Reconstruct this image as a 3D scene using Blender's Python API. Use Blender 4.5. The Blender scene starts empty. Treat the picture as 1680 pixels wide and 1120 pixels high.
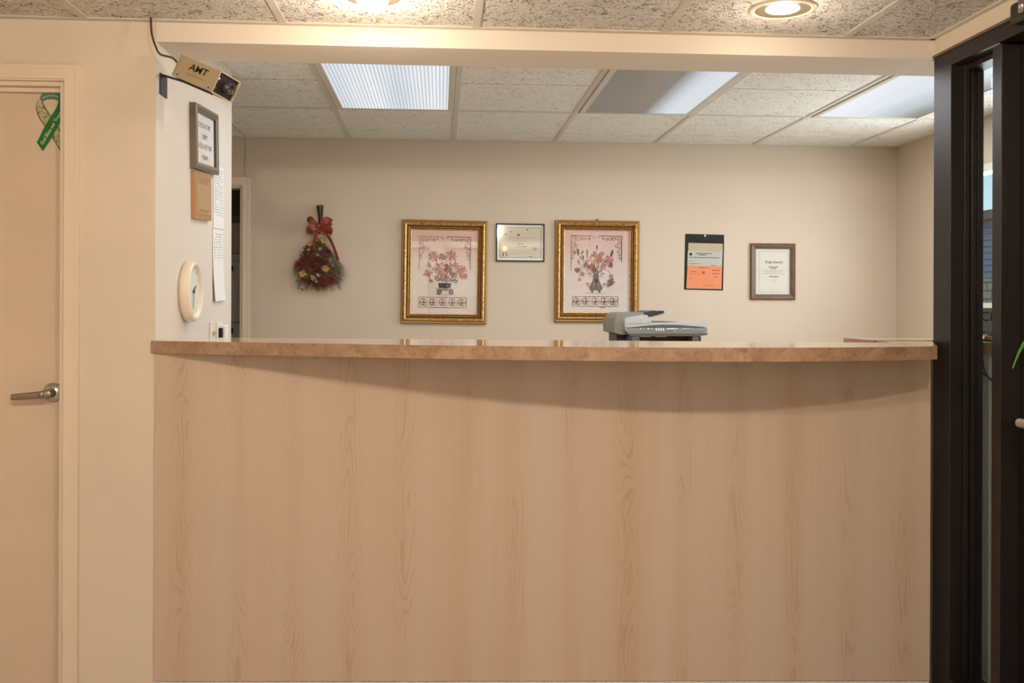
import bpy, math, random
from mathutils import Vector, Matrix
random.seed(7)
S = bpy.context.scene
COL = S.collection
PI = math.pi
# ------------------------------------------------------------------ camera
F, YAW, ROLL, CY, EYE = 1600.0, 0.0727, 0.0035, 500.2, 1.30
cr, sr = math.cos(ROLL), math.sin(ROLL)
FWD = Vector((math.sin(YAW), math.cos(YAW), 0))
R0 = Vector((math.cos(YAW), -math.sin(YAW), 0)); U0 = Vector((0, 0, 1))
RT = R0 * cr + U0 * sr
UP = U0 * cr - R0 * sr
cam_d = bpy.data.cameras.new('camera'); cam = bpy.data.objects.new('camera', cam_d); COL.objects.link(cam)
m3 = Matrix((RT, UP, -FWD)).transposed()
cam.matrix_world = Matrix.Translation((0, 0, EYE)) @ m3.to_4x4()
cam_d.sensor_width = 36; cam_d.lens = F / 1680 * 36
cam_d.shift_y = -(560 - CY) / 1680
cam_d.clip_start = 0.05; cam_d.clip_end = 200
S.camera = cam
# ------------------------------------------------------------------ view + world
S.view_settings.view_transform = 'Standard'; S.view_settings.look = 'None'
S.view_settings.gamma = 1; S.view_settings.use_curve_mapping = False
S.view_settings.exposure = 0.0
w = bpy.data.worlds.new('sky'); S.world = w; w.use_nodes = True
wn = w.node_tree.nodes; wl = w.node_tree.links
sky = wn.new('ShaderNodeTexSky'); sky.sky_type = 'NISHITA'; sky.sun_elevation = math.radians(48)
sky.sun_rotation = math.radians(200); sky.sun_disc = False; sky.altitude = 0
wl.new(sky.outputs[0], wn['Background'].inputs[0]); wn['Background'].inputs[1].default_value = 0.16


def area(name, loc, rot, sx, sy, power, col):
    l = bpy.data.lights.new(name, 'AREA'); l.shape = 'RECTANGLE'; l.size = sx; l.size_y = sy
    l.energy = power; l.color = col
    o = bpy.data.objects.new(name, l); COL.objects.link(o); o.location = loc; o.rotation_euler = rot
    return o


# daylight coming in through the two lobby windows behind the photographer, and the office window
area('window_daylight', (-0.95, -2.42, 1.3), (-PI / 2 - 0.42, 0, 0), 1.5, 1.5, 125, (0.93, 0.96, 1.0))
area('window_daylight', (0.85, -2.42, 1.3), (-PI / 2 - 0.42, 0, 0), 1.5, 1.5, 125, (0.93, 0.96, 1.0))
area('window_daylight', (2.98, 4.55, 1.66), (0, PI / 2, 0), 0.75, 1.1, 32, (0.93, 0.96, 1.0))


def at(px, py, Y):
    d = FWD + RT * ((px - 840) / F) + UP * ((CY - py) / F)
    p = d * (Y / d.y); return Vector((p.x, p.y, p.z + EYE))


def atX(px, py, X):
    d = FWD + RT * ((px - 840) / F) + UP * ((CY - py) / F)
    p = d * (X / d.x); return Vector((p.x, p.y, p.z + EYE))


def atZ(px, py, Z):
    d = FWD + RT * ((px - 840) / F) + UP * ((CY - py) / F)
    p = d * ((Z - EYE) / d.z); return Vector((p.x, p.y, p.z + EYE))


# ------------------------------------------------------------------ plan
YF = 3.137            # lobby face of the divider wall
YS = 3.37             # office side of the header
YB = 5.853            # office back wall
ZL = EYE + 0.890      # lobby ceiling
ZH = EYE + 0.823      # underside of header
ZO = EYE + 0.988      # office ceiling
XP = at(253, 500, YF).x        # pier side face
XR = at(1531, 500, YF).x       # storefront plane
XO = at(1470, 500, YB).x       # office right wall
XL = -2.3
YP = XP / ((at(378, 500, 1).x))    # pier depth end
ZT = EYE - 0.116      # counter top surface

# ------------------------------------------------------------------ materials
MATS = {}


def mat(name, col=(0.8, 0.8, 0.8), rough=0.6, metal=0.0, spec=0.5, emit=None, es=1.0):
    if name in MATS: return MATS[name]
    m = bpy.data.materials.new(name); m.use_nodes = True
    b = m.node_tree.nodes['Principled BSDF']
    b.inputs['Base Color'].default_value = (*col, 1); b.inputs['Roughness'].default_value = rough
    b.inputs['Metallic'].default_value = metal; b.inputs['Specular IOR Level'].default_value = spec
    if emit:
        b.inputs['Emission Color'].default_value = (*emit, 1); b.inputs['Emission Strength'].default_value = es
    MATS[name] = m
    return m


def nd(m, t, **k):
    n = m.node_tree.nodes.new(t)
    for a, b in k.items(): setattr(n, a, b)
    return n


def lk(m, a, b): m.node_tree.links.new(a, b)


def coords(m, scale=(1, 1, 1), kind='Object', rot=(0, 0, 0)):
    tc = nd(m, 'ShaderNodeTexCoord'); mp = nd(m, 'ShaderNodeMapping')
    mp.inputs['Scale'].default_value = scale; mp.inputs['Rotation'].default_value = rot
    lk(m, tc.outputs[kind], mp.inputs[0]); return mp.outputs[0]


def noise(m, vec, scale=5, detail=3, rough=0.5, dist=0.0):
    n = nd(m, 'ShaderNodeTexNoise'); lk(m, vec, n.inputs['Vector'])
    n.inputs['Scale'].default_value = scale; n.inputs['Detail'].default_value = detail
    n.inputs['Roughness'].default_value = rough; n.inputs['Distortion'].default_value = dist
    return n.outputs['Fac']


def ramp(m, fac, stops):
    r = nd(m, 'ShaderNodeValToRGB'); lk(m, fac, r.inputs[0])
    e = r.color_ramp.elements
    while len(e) < len(stops): e.new(0.5)
    for i, (p, c) in enumerate(stops): e[i].position = p; e[i].color = (*c, 1)
    return r.outputs[0]


def mixc(m, fac, a, b, mode='MIX'):
    n = nd(m, 'ShaderNodeMix', data_type='RGBA', blend_type=mode)
    if hasattr(fac, 'is_linked') or not isinstance(fac, (int, float)): lk(m, fac, n.inputs[0])
    else: n.inputs[0].default_value = fac
    for i, v in ((6, a), (7, b)):
        if isinstance(v, tuple): n.inputs[i].default_value = (*v, 1)
        else: lk(m, v, n.inputs[i])
    return n.outputs[2]


def bump(m, h, strength=0.3, dist=0.01):
    b = nd(m, 'ShaderNodeBump'); b.inputs['Strength'].default_value = strength; b.inputs['Distance'].default_value = dist
    lk(m, h, b.inputs['Height']); lk(m, b.outputs[0], m.node_tree.nodes['Principled BSDF'].inputs['Normal'])


def setc(m, c): lk(m, c, m.node_tree.nodes['Principled BSDF'].inputs['Base Color'])


def paint(name, col, var=0.04, rough=0.6):
    m = mat(name, col, rough)
    v = coords(m)
    n = noise(m, v, 2.3, 4, 0.6)
    d = tuple(c * (1 - var) for c in col); u = tuple(min(1, c * (1 + var)) for c in col)
    setc(m, ramp(m, n, [(0.3, d), (0.7, u)]))
    bump(m, noise(m, v, 160, 2, 0.6), 0.12, 0.002)
    return m


M_WALL = paint('cream_wall_paint', (0.73, 0.625, 0.51))
M_OFF = paint('office_wall_paint', (0.62, 0.515, 0.40), 0.03)
M_PIER = paint('cream_pier_paint', (0.70, 0.64, 0.56), 0.02)
M_BEAM = paint('header_paint', (0.76, 0.68, 0.59), 0.02)
M_CAS = paint('casing_paint', (0.79, 0.67, 0.53), 0.02, 0.4)
M_DOOR = paint('door_paint', (0.70, 0.555, 0.42), 0.05, 0.5)
M_GRID = mat('ceiling_grid_paint', (0.64, 0.60, 0.52), 0.6)
M_GAP = mat('ceiling_groove', (0.16, 0.13, 0.10), 0.9)
M_BLACK = mat('black_plastic', (0.010, 0.009, 0.009), 0.5, 0, 0.3)
M_INK = mat('ink', (0.05, 0.045, 0.04), 0.7)
M_INK2 = mat('grey_ink', (0.25, 0.24, 0.22), 0.7)
M_PAPER = mat('white_paper', (0.80, 0.78, 0.74), 0.7)
M_CREAMP = mat('cream_paper', (0.78, 0.73, 0.62), 0.7)
M_WHITE = mat('white_plastic', (0.82, 0.79, 0.72), 0.35)
M_STEEL = mat('brushed_steel', (0.42, 0.40, 0.38), 0.32, 0.9)
M_BRASS = mat('brass', (0.6, 0.42, 0.15), 0.3, 0.9)


def tile_mat(name, base, dark, scale, strength, dist):
    m = mat(name, base, 0.9)
    v = coords(m, (1, 1, 1))
    # worm-like fissures: thin band of a distorted noise
    n1 = noise(m, v, scale, 3, 0.55, 1.6)
    n2 = noise(m, coords(m, (1, 1, 1), rot=(0, 0, 0.9)), scale * 0.33, 3, 0.6, 0.8)
    n3 = noise(m, v, scale * 2.6, 2, 0.6, 0.4)
    a = nd(m, 'ShaderNodeMath', operation='ADD'); lk(m, n1, a.inputs[0])
    k = nd(m, 'ShaderNodeMath', operation='MULTIPLY'); lk(m, n3, k.inputs[0]); k.inputs[1].default_value = 0.45
    lk(m, k.outputs[0], a.inputs[1])
    k2 = nd(m, 'ShaderNodeMath', operation='MULTIPLY_ADD'); lk(m, n2, k2.inputs[0]); k2.inputs[1].default_value = 0.25
    lk(m, a.outputs[0], k2.inputs[2])
    h = ramp(m, k2.outputs[0], [(0.60, (0, 0, 0)), (0.76, (0.85, 0.85, 0.85)), (1.0, (1, 1, 1))])
    c = ramp(m, k2.outputs[0], [(0.62, dark), (0.70, tuple(0.6 * b + 0.4 * d for b, d in zip(base, dark))), (0.77, base)])
    setc(m, c)
    bump(m, h, strength, dist)
    return m


M_TILE = tile_mat('fissured_lobby_tile', (0.80, 0.765, 0.71), (0.42, 0.38, 0.33), 46, 1.0, 0.02)
M_TILE2 = tile_mat('fissured_office_tile', (0.87, 0.85, 0.78), (0.52, 0.49, 0.42), 50, 0.8, 0.010)


def maple(name):
    m = mat(name, (0.62, 0.45, 0.29), 0.42)
    v = coords(m, (1, 1, 1))
    b = noise(m, coords(m, (7, 7, 0.3)), 1.0, 2, 0.5, 0.2)
    c0 = ramp(m, b, [(0.3, (0.60, 0.455, 0.335)), (0.5, (0.625, 0.495, 0.385)), (0.7, (0.635, 0.515, 0.41))])
    # cathedral figures: one column every 17.5 cm, contour lines of a stretched noise
    sp = nd(m, 'ShaderNodeSeparateXYZ'); lk(m, v, sp.inputs[0])
    dv = nd(m, 'ShaderNodeMath', operation='MULTIPLY_ADD'); lk(m, sp.outputs[0], dv.inputs[0]); dv.inputs[1].default_value = 1 / 0.175; dv.inputs[2].default_value = 0.0
    wv = nd(m, 'ShaderNodeMath', operation='PINGPONG'); lk(m, dv.outputs[0], wv.inputs[0]); wv.inputs[1].default_value = 0.5
    mk = ramp(m, wv.outputs[0], [(0.24, (0, 0, 0)), (0.46, (1, 1, 1))])
    gate = ramp(m, noise(m, coords(m, (5.7, 5.7, 2.2)), 1.0, 1, 0.5), [(0.38, (0, 0, 0)), (0.55, (1, 1, 1))])
    g = noise(m, coords(m, (16, 16, 1.9)), 1.0, 2, 0.4, 0.35)
    mu = nd(m, 'ShaderNodeMath', operation='MULTIPLY'); lk(m, g, mu.inputs[0]); mu.inputs[1].default_value = 15
    fr = nd(m, 'ShaderNodeMath', operation='FRACT'); lk(m, mu.outputs[0], fr.inputs[0])
    ln = ramp(m, fr.outputs[0], [(0.0, (0.84, 0.77, 0.70)), (0.22, (1, 1, 1)), (0.80, (1, 1, 1)), (1.0, (0.88, 0.82, 0.76))])
    mf = mixc(m, 1.0, mk, gate, 'MULTIPLY')
    l2 = mixc(m, mf, (1, 1, 1), ln)
    c1 = mixc(m, 1.0, c0, l2, 'MULTIPLY')
    tone = mixc(m, mk, (1, 1, 1), (0.965, 0.94, 0.915))
    c1 = mixc(m, 1.0, c1, tone, 'MULTIPLY')
    fine = noise(m, coords(m, (220, 220, 3)), 1.0, 3, 0.6)
    c2 = mixc(m, 1.0, c1, ramp(m, fine, [(0.3, (0.95, 0.935, 0.92)), (0.7, (1, 1, 1))]), 'MULTIPLY')
    setc(m, c2)
    return m


M_MAPLE = maple('light_maple_laminate')
M_TOP = mat('marbled_tan_laminate', (0.5, 0.32, 0.18), 0.4)
_v = coords(M_TOP)
_a = noise(M_TOP, _v, 9, 6, 0.62, 1.2)
_b = noise(M_TOP, _v, 55, 4, 0.7, 0.8)
_c = ramp(M_TOP, _a, [(0.3, (0.29, 0.165, 0.095)), (0.5, (0.39, 0.24, 0.15)), (0.72, (0.48, 0.33, 0.23))])
_d = ramp(M_TOP, _b, [(0.35, (0.72, 0.68, 0.62)), (0.5, (1, 1, 1)), (0.68, (1.0, 1.0, 1.0)), (0.75, (1.25, 1.25, 1.3))])
setc(M_TOP, mixc(M_TOP, 1.0, _c, _d, 'MULTIPLY'))
M_TOPS = mat('pale_glossy_laminate', (0.66, 0.48, 0.32), 0.09, 0, 0.6)
_v = coords(M_TOPS)
_a = noise(M_TOPS, _v, 9, 6, 0.62, 1.2)
setc(M_TOPS, ramp(M_TOPS, _a, [(0.3, (0.60, 0.42, 0.27)), (0.7, (0.70, 0.53, 0.37))]))

M_BRONZE = mat('dark_bronze_aluminium', (0.022, 0.0165, 0.015), 0.40, 0.2)
M_BRONZE2 = mat('dark_bronze_gloss', (0.035, 0.03, 0.03), 0.2, 0.5)


def glass_mat(name, tint=(1, 1, 1), refl=0.08, rough=0.0):
    m = bpy.data.materials.new(name); m.use_nodes = True; nt = m.node_tree
    for n in list(nt.nodes): nt.nodes.remove(n)
    o = nt.nodes.new('ShaderNodeOutputMaterial'); mx = nt.nodes.new('ShaderNodeMixShader')
    t = nt.nodes.new('ShaderNodeBsdfTransparent'); g = nt.nodes.new('ShaderNodeBsdfGlossy')
    fr = nt.nodes.new('ShaderNodeLayerWeight'); fr.inputs[0].default_value = 0.25
    mr = nt.nodes.new('ShaderNodeMapRange'); mr.inputs['To Min'].default_value = refl; mr.inputs['To Max'].default_value = 0.7
    pw = nt.nodes.new('ShaderNodeMath'); pw.operation = 'POWER'; pw.inputs[1].default_value = 2.5
    t.inputs[0].default_value = (*tint, 1); g.inputs['Roughness'].default_value = rough
    nt.links.new(fr.outputs['Facing'], pw.inputs[0]); nt.links.new(pw.outputs[0], mr.inputs['Value'])
    nt.links.new(mr.outputs[0], mx.inputs[0]); nt.links.new(t.outputs[0], mx.inputs[1]); nt.links.new(g.outputs[0], mx.inputs[2])
    nt.links.new(mx.outputs[0], o.inputs[0]); MATS[name] = m
    return m


M_GLASS = glass_mat('clear_picture_glass', (1, 1, 1), 0.06)
M_PANE = glass_mat('window_glass', (0.97, 1, 1), 0.04)
M_FILM = glass_mat('clear_plastic_sleeve', (1, 1, 1), 0.10, 0.05)


# ------------------------------------------------------------------ mesh builder
class MB:
    def __init__(s): s.v = []; s.f = []; s.m = []; s.sm = []

    def add(s, vs, fs, mi=0, smooth=False):
        o = len(s.v); s.v += [tuple(v) for v in vs]
        for f in fs: s.f.append(tuple(i + o for i in f)); s.m.append(mi); s.sm.append(smooth)
        return s

    def box(s, x0, x1, y0, y1, z0, z1, mi=0):
        vs = [(x, y, z) for z in (z0, z1) for y in (y0, y1) for x in (x0, x1)]
        return s.add(vs, [(0, 2, 3, 1), (4, 5, 7, 6), (0, 1, 5, 4), (2, 6, 7, 3), (0, 4, 6, 2), (1, 3, 7, 5)], mi)

    def obox(s, c, ax, ay, az, mi=0):
        c, ax, ay, az = map(Vector, (c, ax, ay, az))
        vs = [c + ax * i + ay * j + az * k for k in (-1, 1) for j in (-1, 1) for i in (-1, 1)]
        return s.add(vs, [(0, 2, 3, 1), (4, 5, 7, 6), (0, 1, 5, 4), (2, 6, 7, 3), (0, 4, 6, 2), (1, 3, 7, 5)], mi)

    def prism(s, poly, a0, a1, axis='y', mi=0, smooth=False):
        def P(p, a):
            return {'y': (p[0], a, p[1]), 'z': (p[0], p[1], a), 'x': (a, p[0], p[1])}[axis]
        n = len(poly)
        vs = [P(p, a0) for p in poly] + [P(p, a1) for p in poly]
        s.add(vs, [tuple(range(n)), tuple(range(2 * n - 1, n - 1, -1))], mi)
        s.add(vs, [(i, i + n, (i + 1) % n + n, (i + 1) % n) for i in range(n)], mi, smooth)
        return s

    def poly(s, pts, y, mi=0):     # flat shape in the xz plane, seen from -y
        return s.add([(p[0], y, p[1]) for p in pts], [tuple(range(len(pts)))], mi)

    def tube(s, path, r, n=10, mi=0, cap=True):
        path = [Vector(p) for p in path]; rings = []
        rr = r if isinstance(r, (list, tuple)) else [r] * len(path)
        up = Vector((0, 0, 1))
        t0 = (path[1] - path[0]).normalized()
        if abs(t0.dot(up)) > 0.95: up = Vector((1, 0, 0))
        u = t0.cross(up).normalized()
        vs = []
        for i, p in enumerate(path):
            t = (path[min(i + 1, len(path) - 1)] - path[max(i - 1, 0)]).normalized()
            u = (u - t * u.dot(t)).normalized(); v = t.cross(u)
            for k in range(n):
                a = 2 * PI * k / n; vs.append(p + (u * math.cos(a) + v * math.sin(a)) * rr[i])
        fs = [(i * n + k, i * n + (k + 1) % n, (i + 1) * n + (k + 1) % n, (i + 1) * n + k) for i in range(len(path) - 1) for k in range(n)]
        s.add(vs, fs, mi, True)
        if cap: s.add(vs, [tuple(range(n - 1, -1, -1)), tuple(range((len(path) - 1) * n, len(path) * n))], mi)
        return s

    def lathe(s, prof, c=(0, 0, 0), axis='z', n=40, mi=0, smooth=True):
        c = Vector(c); vs = []
        for r, h in prof:
            for k in range(n):
                a = 2 * PI * k / n; x, y = r * math.cos(a), r * math.sin(a)
                vs.append(c + Vector({'z': (x, y, h), 'y': (x, h, y), 'x': (h, x, y)}[axis]))
        fs = [(i * n + k, i * n + (k + 1) % n, (i + 1) * n + (k + 1) % n, (i + 1) * n + k) for i in range(len(prof) - 1) for k in range(n)]
        return s.add(vs, fs, mi, smooth)

    def disc(s, c, r, axis='y', n=32, mi=0, ry=None):
        ry = ry or r; c = Vector(c); vs = []
        for k in range(n):
            a = 2 * PI * k / n; x, y = r * math.cos(a), ry * math.sin(a)
            vs.append(c + Vector({'z': (x, y, 0), 'y': (x, 0, y), 'x': (0, x, y)}[axis]))
        return s.add(vs, [tuple(range(n))], mi)

    def moulding(s, w, h, prof, mi=0, mis=None, cz=None):   # inner w x h, centred on x, z from 0..h offset; prof of (outward, depth)
        cz = h / 2 if cz is None else cz
        vs = []
        for d, y in prof:
            for sx, sz in ((-1, -1), (1, -1), (1, 1), (-1, 1)):
                vs.append((sx * (w / 2 + d), -y, cz + sz * (h / 2 + d)))
        for i in range(len(prof) - 1):
            fs = [(i * 4 + k, i * 4 + (k + 1) % 4, (i + 1) * 4 + (k + 1) % 4, (i + 1) * 4 + k) for k in range(4)]
            s.add(vs, fs, mis[i] if mis else mi)
        return s

    def text(s, body, size, x, z, y, mi=0, align='CENTER', bold=0.0, xf=None, shear=0.0, sx=1.0):
        cu = bpy.data.curves.new('t', 'FONT'); cu.body = body; cu.size = size; cu.align_x = align; cu.align_y = 'CENTER'
        cu.offset = bold; cu.shear = shear; cu.resolution_u = 3
        o = bpy.data.objects.new('t', cu); COL.objects.link(o)
        dg = bpy.context.evaluated_depsgraph_get(); me = o.evaluated_get(dg).to_mesh()
        if xf: vs = [xf(v.co.x * sx, v.co.y) for v in me.vertices]
        else: vs = [(x + v.co.x * sx, y, z + v.co.y) for v in me.vertices]
        fs = [tuple(p.vertices) for p in me.polygons]
        s.add(vs, fs, mi)
        o.evaluated_get(dg).to_mesh_clear(); bpy.data.objects.remove(o); bpy.data.curves.remove(cu)
        return s

    def build(s, name, mats, parent=None, bevel=0.0, origin=None, seg=2):
        mats = mats if isinstance(mats, (list, tuple)) else [mats]
        me = bpy.data.meshes.new(name)
        vs = [Vector(v) for v in s.v]
        loc = Vector((0, 0, 0))
        if parent is None:
            if origin is None:
                xs = [v.x for v in vs]; ys = [v.y for v in vs]; zs = [v.z for v in vs]
                loc = Vector(((min(xs) + max(xs)) / 2, (min(ys) + max(ys)) / 2, min(zs)))
            else: loc = Vector(origin)
            vs = [v - loc for v in vs]
        me.from_pydata([tuple(v) for v in vs], [], s.f)
        for i, p in enumerate(me.polygons): p.material_index = s.m[i]; p.use_smooth = s.sm[i]
        for m in mats: me.materials.append(m)
        me.update()
        o = bpy.data.objects.new(name, me); COL.objects.link(o); o.location = loc
        if parent: o.parent = parent
        if bevel:
            b = o.modifiers.new('bevel', 'BEVEL'); b.width = bevel; b.segments = seg; b.limit_method = 'ANGLE'; b.angle_limit = math.radians(40)
        return o


def thing(name, label, cat, loc=(0, 0, 0), rot=(0, 0, 0), group=None):
    o = bpy.data.objects.new(name, None); COL.objects.link(o); o.empty_display_size = 0.05
    o.location = loc; o.rotation_euler = rot; o['label'] = label; o['category'] = cat
    if group: o['group'] = group
    return o


def tag(o, label, cat, group=None):
    o['label'] = label; o['category'] = cat
    if group: o['group'] = group
    return o


def struct(o, label=None, cat=None):
    o['kind'] = 'structure'
    if label: o['label'] = label
    if cat: o['category'] = cat
    return o


def bx(*a, **k): return MB().box(*a, **k)


# ================================================================== SETTING
YW = -2.3             # wall behind the photographer
M_FLOOR = mat('beige_floor_tile', (0.42, 0.33, 0.25), 0.35)
_v = coords(M_FLOOR)
_br = nd(M_FLOOR, 'ShaderNodeTexBrick'); lk(M_FLOOR, _v, _br.inputs['Vector']); _br.offset = 0
_br.inputs['Color1'].default_value = (0.62, 0.56, 0.47, 1); _br.inputs['Color2'].default_value = (0.58, 0.52, 0.43, 1)
_br.inputs['Mortar'].default_value = (0.35, 0.30, 0.25, 1); _br.inputs['Scale'].default_value = 1
_br.inputs['Brick Width'].default_value = 0.305; _br.inputs['Row Height'].default_value = 0.305; _br.inputs['Mortar Size'].default_value = 0.004
setc(M_FLOOR, _br.outputs[0])
struct(bx(XL - 0.1, XO + 0.1, YW - 0.1, YB + 1.6, -0.1, 0).build('floor', M_FLOOR), 'beige square tiled floor of lobby and office', 'floor')

# --- lobby ceiling, tiles and grid
def ceiling(x0, x1, y0, y1, z, xs, ts, ss, tm, holes=()):
    """xs: T-bar x positions, ts: T-bar y rows, ss: scored rows"""
    mb = MB(); mb.box(x0, x1, y0, y1, z + 0.012, z + 0.03, 1)
    xl = [x0] + [x for x in xs if x0 < x < x1] + [x1]
    rows = sorted([(y, 't') for y in ts if y0 < y < y1] + [(y, 's') for y in ss if y0 < y < y1])
    rows = [(y0, 't')] + rows + [(y1, 't')]
    for i in range(len(xl) - 1):
        for j in range(len(rows) - 1):
            a, b = xl[i], xl[i + 1]; c, d = rows[j][0], rows[j + 1][0]
            cx, cyy = (a + b) / 2, (c + d) / 2
            if any(h[0] < cx < h[1] and h[2] < cyy < h[3] for h in holes): continue
            gc = 0.0042 if rows[j][1] == 's' else 0.003; gd = 0.0042 if rows[j + 1][1] == 's' else 0.002
            mb.box(a + 0.002, b - 0.002, c + gc, d - gd, z, z + 0.013, 0)
    o = struct(mb.build('ceiling', [tm, M_GAP], origin=(0, 0, z)))
    gb = MB()
    for x in xl[1:-1]: gb.box(x - 0.0125, x + 0.0125, y0, y1, -0.004, 0.001)
    for y, t in rows[1:-1]:
        if t == 't': 
            for i in range(len(xl) - 1): gb.box(xl[i] + 0.0125, xl[i + 1] - 0.0125, y - 0.0125, y + 0.0125, -0.0036, 0.001)
    for a in ((x0, x0 + 0.02, y0, y1), (x1 - 0.02, x1, y0, y1), (x0, x1, y0, y0 + 0.02), (x0, x1, y1 - 0.02, y1)): gb.box(*a, -0.0045, 0.001)
    gb.build('ceiling_grid', M_GRID, o, bevel=0.001)
    return o


LX = -1.1109
lobx = [LX + 0.61 * i for i in range(-3, 6)]
CANS = [atZ(611, -6, ZL), atZ(1284, 14, ZL)]
cl = ceiling(XL, XR, YW, YF, ZL, lobx, [YF - 0.83 - 1.22 * i for i in range(6)], [YF - 0.22 - 1.22 * i - 0.0 for i in range(0)], M_TILE)
cl['label'] = 'coarse fissured tile ceiling over the lobby'
X2 = -0.5357
offx = [X2 + 0.61 * i for i in range(-4, 7)]
ot = [YB - 0.889, YB - 0.889 - 1.22, YB - 0.889 - 2.44]; os_ = [YB - 0.279, YB - 1.499, YB - 2.719]
co = ceiling(XL, XO, YS, YB, ZO, offx, ot, os_, M_TILE2)
co['label'] = 'square tiled ceiling with scored grid over the back office'
struct(MB().box(XR + 0.16, XO, 1.9, YS, ZO, ZO + 0.02).build('ceiling', M_TILE2), 'tiled ceiling beyond the storefront glass')

# --- walls
mw = MB(); DX1 = at(105, 400, YF).x; DZ = at(60, 133, YF).z
mw.box(DX1, XP, YF, YS, 0, ZO + 0.02)              # strip between the door and the pier corner
mw.box(XL - 0.1, DX1, YF, YS, DZ, ZO + 0.02)
mw.box(XL - 0.1, DX1 - 0.92, YF, YS, 0, DZ)
struct(mw.build('wall_front', M_WALL, origin=(0, YF, 0)), 'cream wall holding the flush door left of the counter')
mw = MB(); mw.box(XP - 0.10, XP - 0.0, YS, YP, 0, ZO + 0.02)
mw.box(XL - 0.1, XP - 0.10, YP - 0.10, YP, 0, ZO + 0.02)
struct(mw.build('wall_pier', M_PIER, origin=(XP - .05, YS, 0)), 'pale side wall behind the left end of the counter')
# thin pale skin on the end of the front wall so that the pier face reads as one plane
struct(bx(XP, XP + 0.003, YF + 0.002, YP, 0, ZO + 0.02).build('wall_pier', M_PIER), 'pale painted end face of the pier')
DB1 = at(397, 400, YB).x; DBZ = at(390, 305, YB).z
mw = MB(); mw.box(DB1, XO + 0.1, YB, YB + 0.1, 0, ZO + 0.02); mw.box(XL - 0.1, DB1, YB, YB + 0.1, DBZ, ZO + 0.02)
mw.box(XL - 0.1, DB1 - 0.8, YB, YB + 0.1, 0, DBZ)
sx = at(402, 270, YB).x
mw.box(sx - 0.0015, sx + 0.0015, YB - 0.0015, YB, DBZ + 0.06, ZO, 1)
struct(mw.build('wall_back', [M_OFF, mat('panel_seam', (0.30, 0.25, 0.2), 0.8)], origin=(0, YB, 0)), 'tan back wall of the office with framed pictures')
WY0, WY1, WZ0, WZ1 = 4.0, 5.12, EYE - 0.02, EYE + 0.74
mw = MB(); mw.box(XO, XO + 0.1, 1.9, WY0, 0, ZO + 0.02); mw.box(XO, XO + 0.1, WY1, YB, 0, ZO + 0.02)
mw.box(XO, XO + 0.1, WY0, WY1, 0, WZ0); mw.box(XO, XO + 0.1, WY0, WY1, WZ1, ZO + 0.02)
struct(mw.build('wall_right', M_OFF, origin=(XO, 4, 0)), 'tan right wall of the office with a window')
struct(bx(XL - 0.1, XL, YW - 0.1, YB + 0.1, 0, ZO + 0.02).build('wall_left', M_WALL), 'cream left wall of the lobby and office')
struct(bx(XR + 0.16, XO + 0.1, 1.8, 1.9, 0, ZO + 0.02).build('wall_side', M_OFF), 'tan wall closing the side office')
# wall behind the photographer with two windows
mw = MB()
for a, b in ((XL - 0.1, -1.75), (-0.15, 0.05), (1.65, XR + 0.3)): mw.box(a, b, YW - 0.1, YW, 0, ZO + .02)
for a, b in ((-1.75, -0.15), (0.05, 1.65)): mw.box(a, b, YW - 0.1, YW, 0, 0.55); mw.box(a, b, YW - 0.1, YW, 2.12, ZO + .02)
struct(mw.build('wall_rear', M_WALL, origin=(0, YW, 0)), 'cream lobby wall behind the viewer with two windows')
for i, (a, b) in enumerate(((-1.75, -0.15), (0.05, 1.65))):
    fb = MB().moulding(1.52, 1.49, [(0, -0.06), (0, 0.01), (0.04, 0.01), (0.04, -0.06)])
    fb.box(-0.02, 0.02, -0.01, 0.03, 0, 1.49)
    e = bpy.data.objects.new('window_%d' % (i + 3), None); COL.objects.link(e); e.location = ((a + b) / 2, YW - 0.05, 0.59); e.rotation_euler = (0, 0, PI)
    struct(e, 'tall dark framed lobby window behind the viewer', 'window')
    fb.build('window_frame', M_BRONZE, e)
    MB().box(-0.76, 0.76, 0.008, 0.012, 0, 1.49).build('window_pane', M_PANE, e)
# lobby right wall: header above storefront, and wall nearer the viewer
ZSF = EYE + 0.829
mw = MB(); mw.box(XR, XR + 0.16, 0.9, YF + 0.02, ZSF, ZO + 0.02); mw.box(XR, XR + 0.16, YW - 0.1, 0.9, 0, ZO + 0.02)
mw.box(XR + 0.0, XR + 0.16, YF + 0.02, YS, ZH, ZO + 0.02)
struct(mw.build('wall_lobby', M_WALL, origin=(XR, 1, 0)), 'cream lobby wall above the dark storefront')
# header beam over the counter
struct(bx(XP + 0.003, XR, YF, YS, ZH, ZO + 0.02).build('trim_1', M_BEAM), 'cream header beam spanning above the counter')
struct(bx(XL, XR, YF - 0.004, YF, ZL - 0.006, ZL, 0).build('trim_2', mat('angle_tan', (0.5, 0.40, 0.30), 0.5)), 'thin tan angle strip where lobby ceiling meets wall')
struct(bx(XR - 0.006, XR, 0.9, YF, ZSF - 0.004, ZSF + 0.004, 0).build('trim_3', mat('sill_dark', (0.16, 0.11, 0.08), 0.5)), 'thin dark joint line above the storefront')

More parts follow.
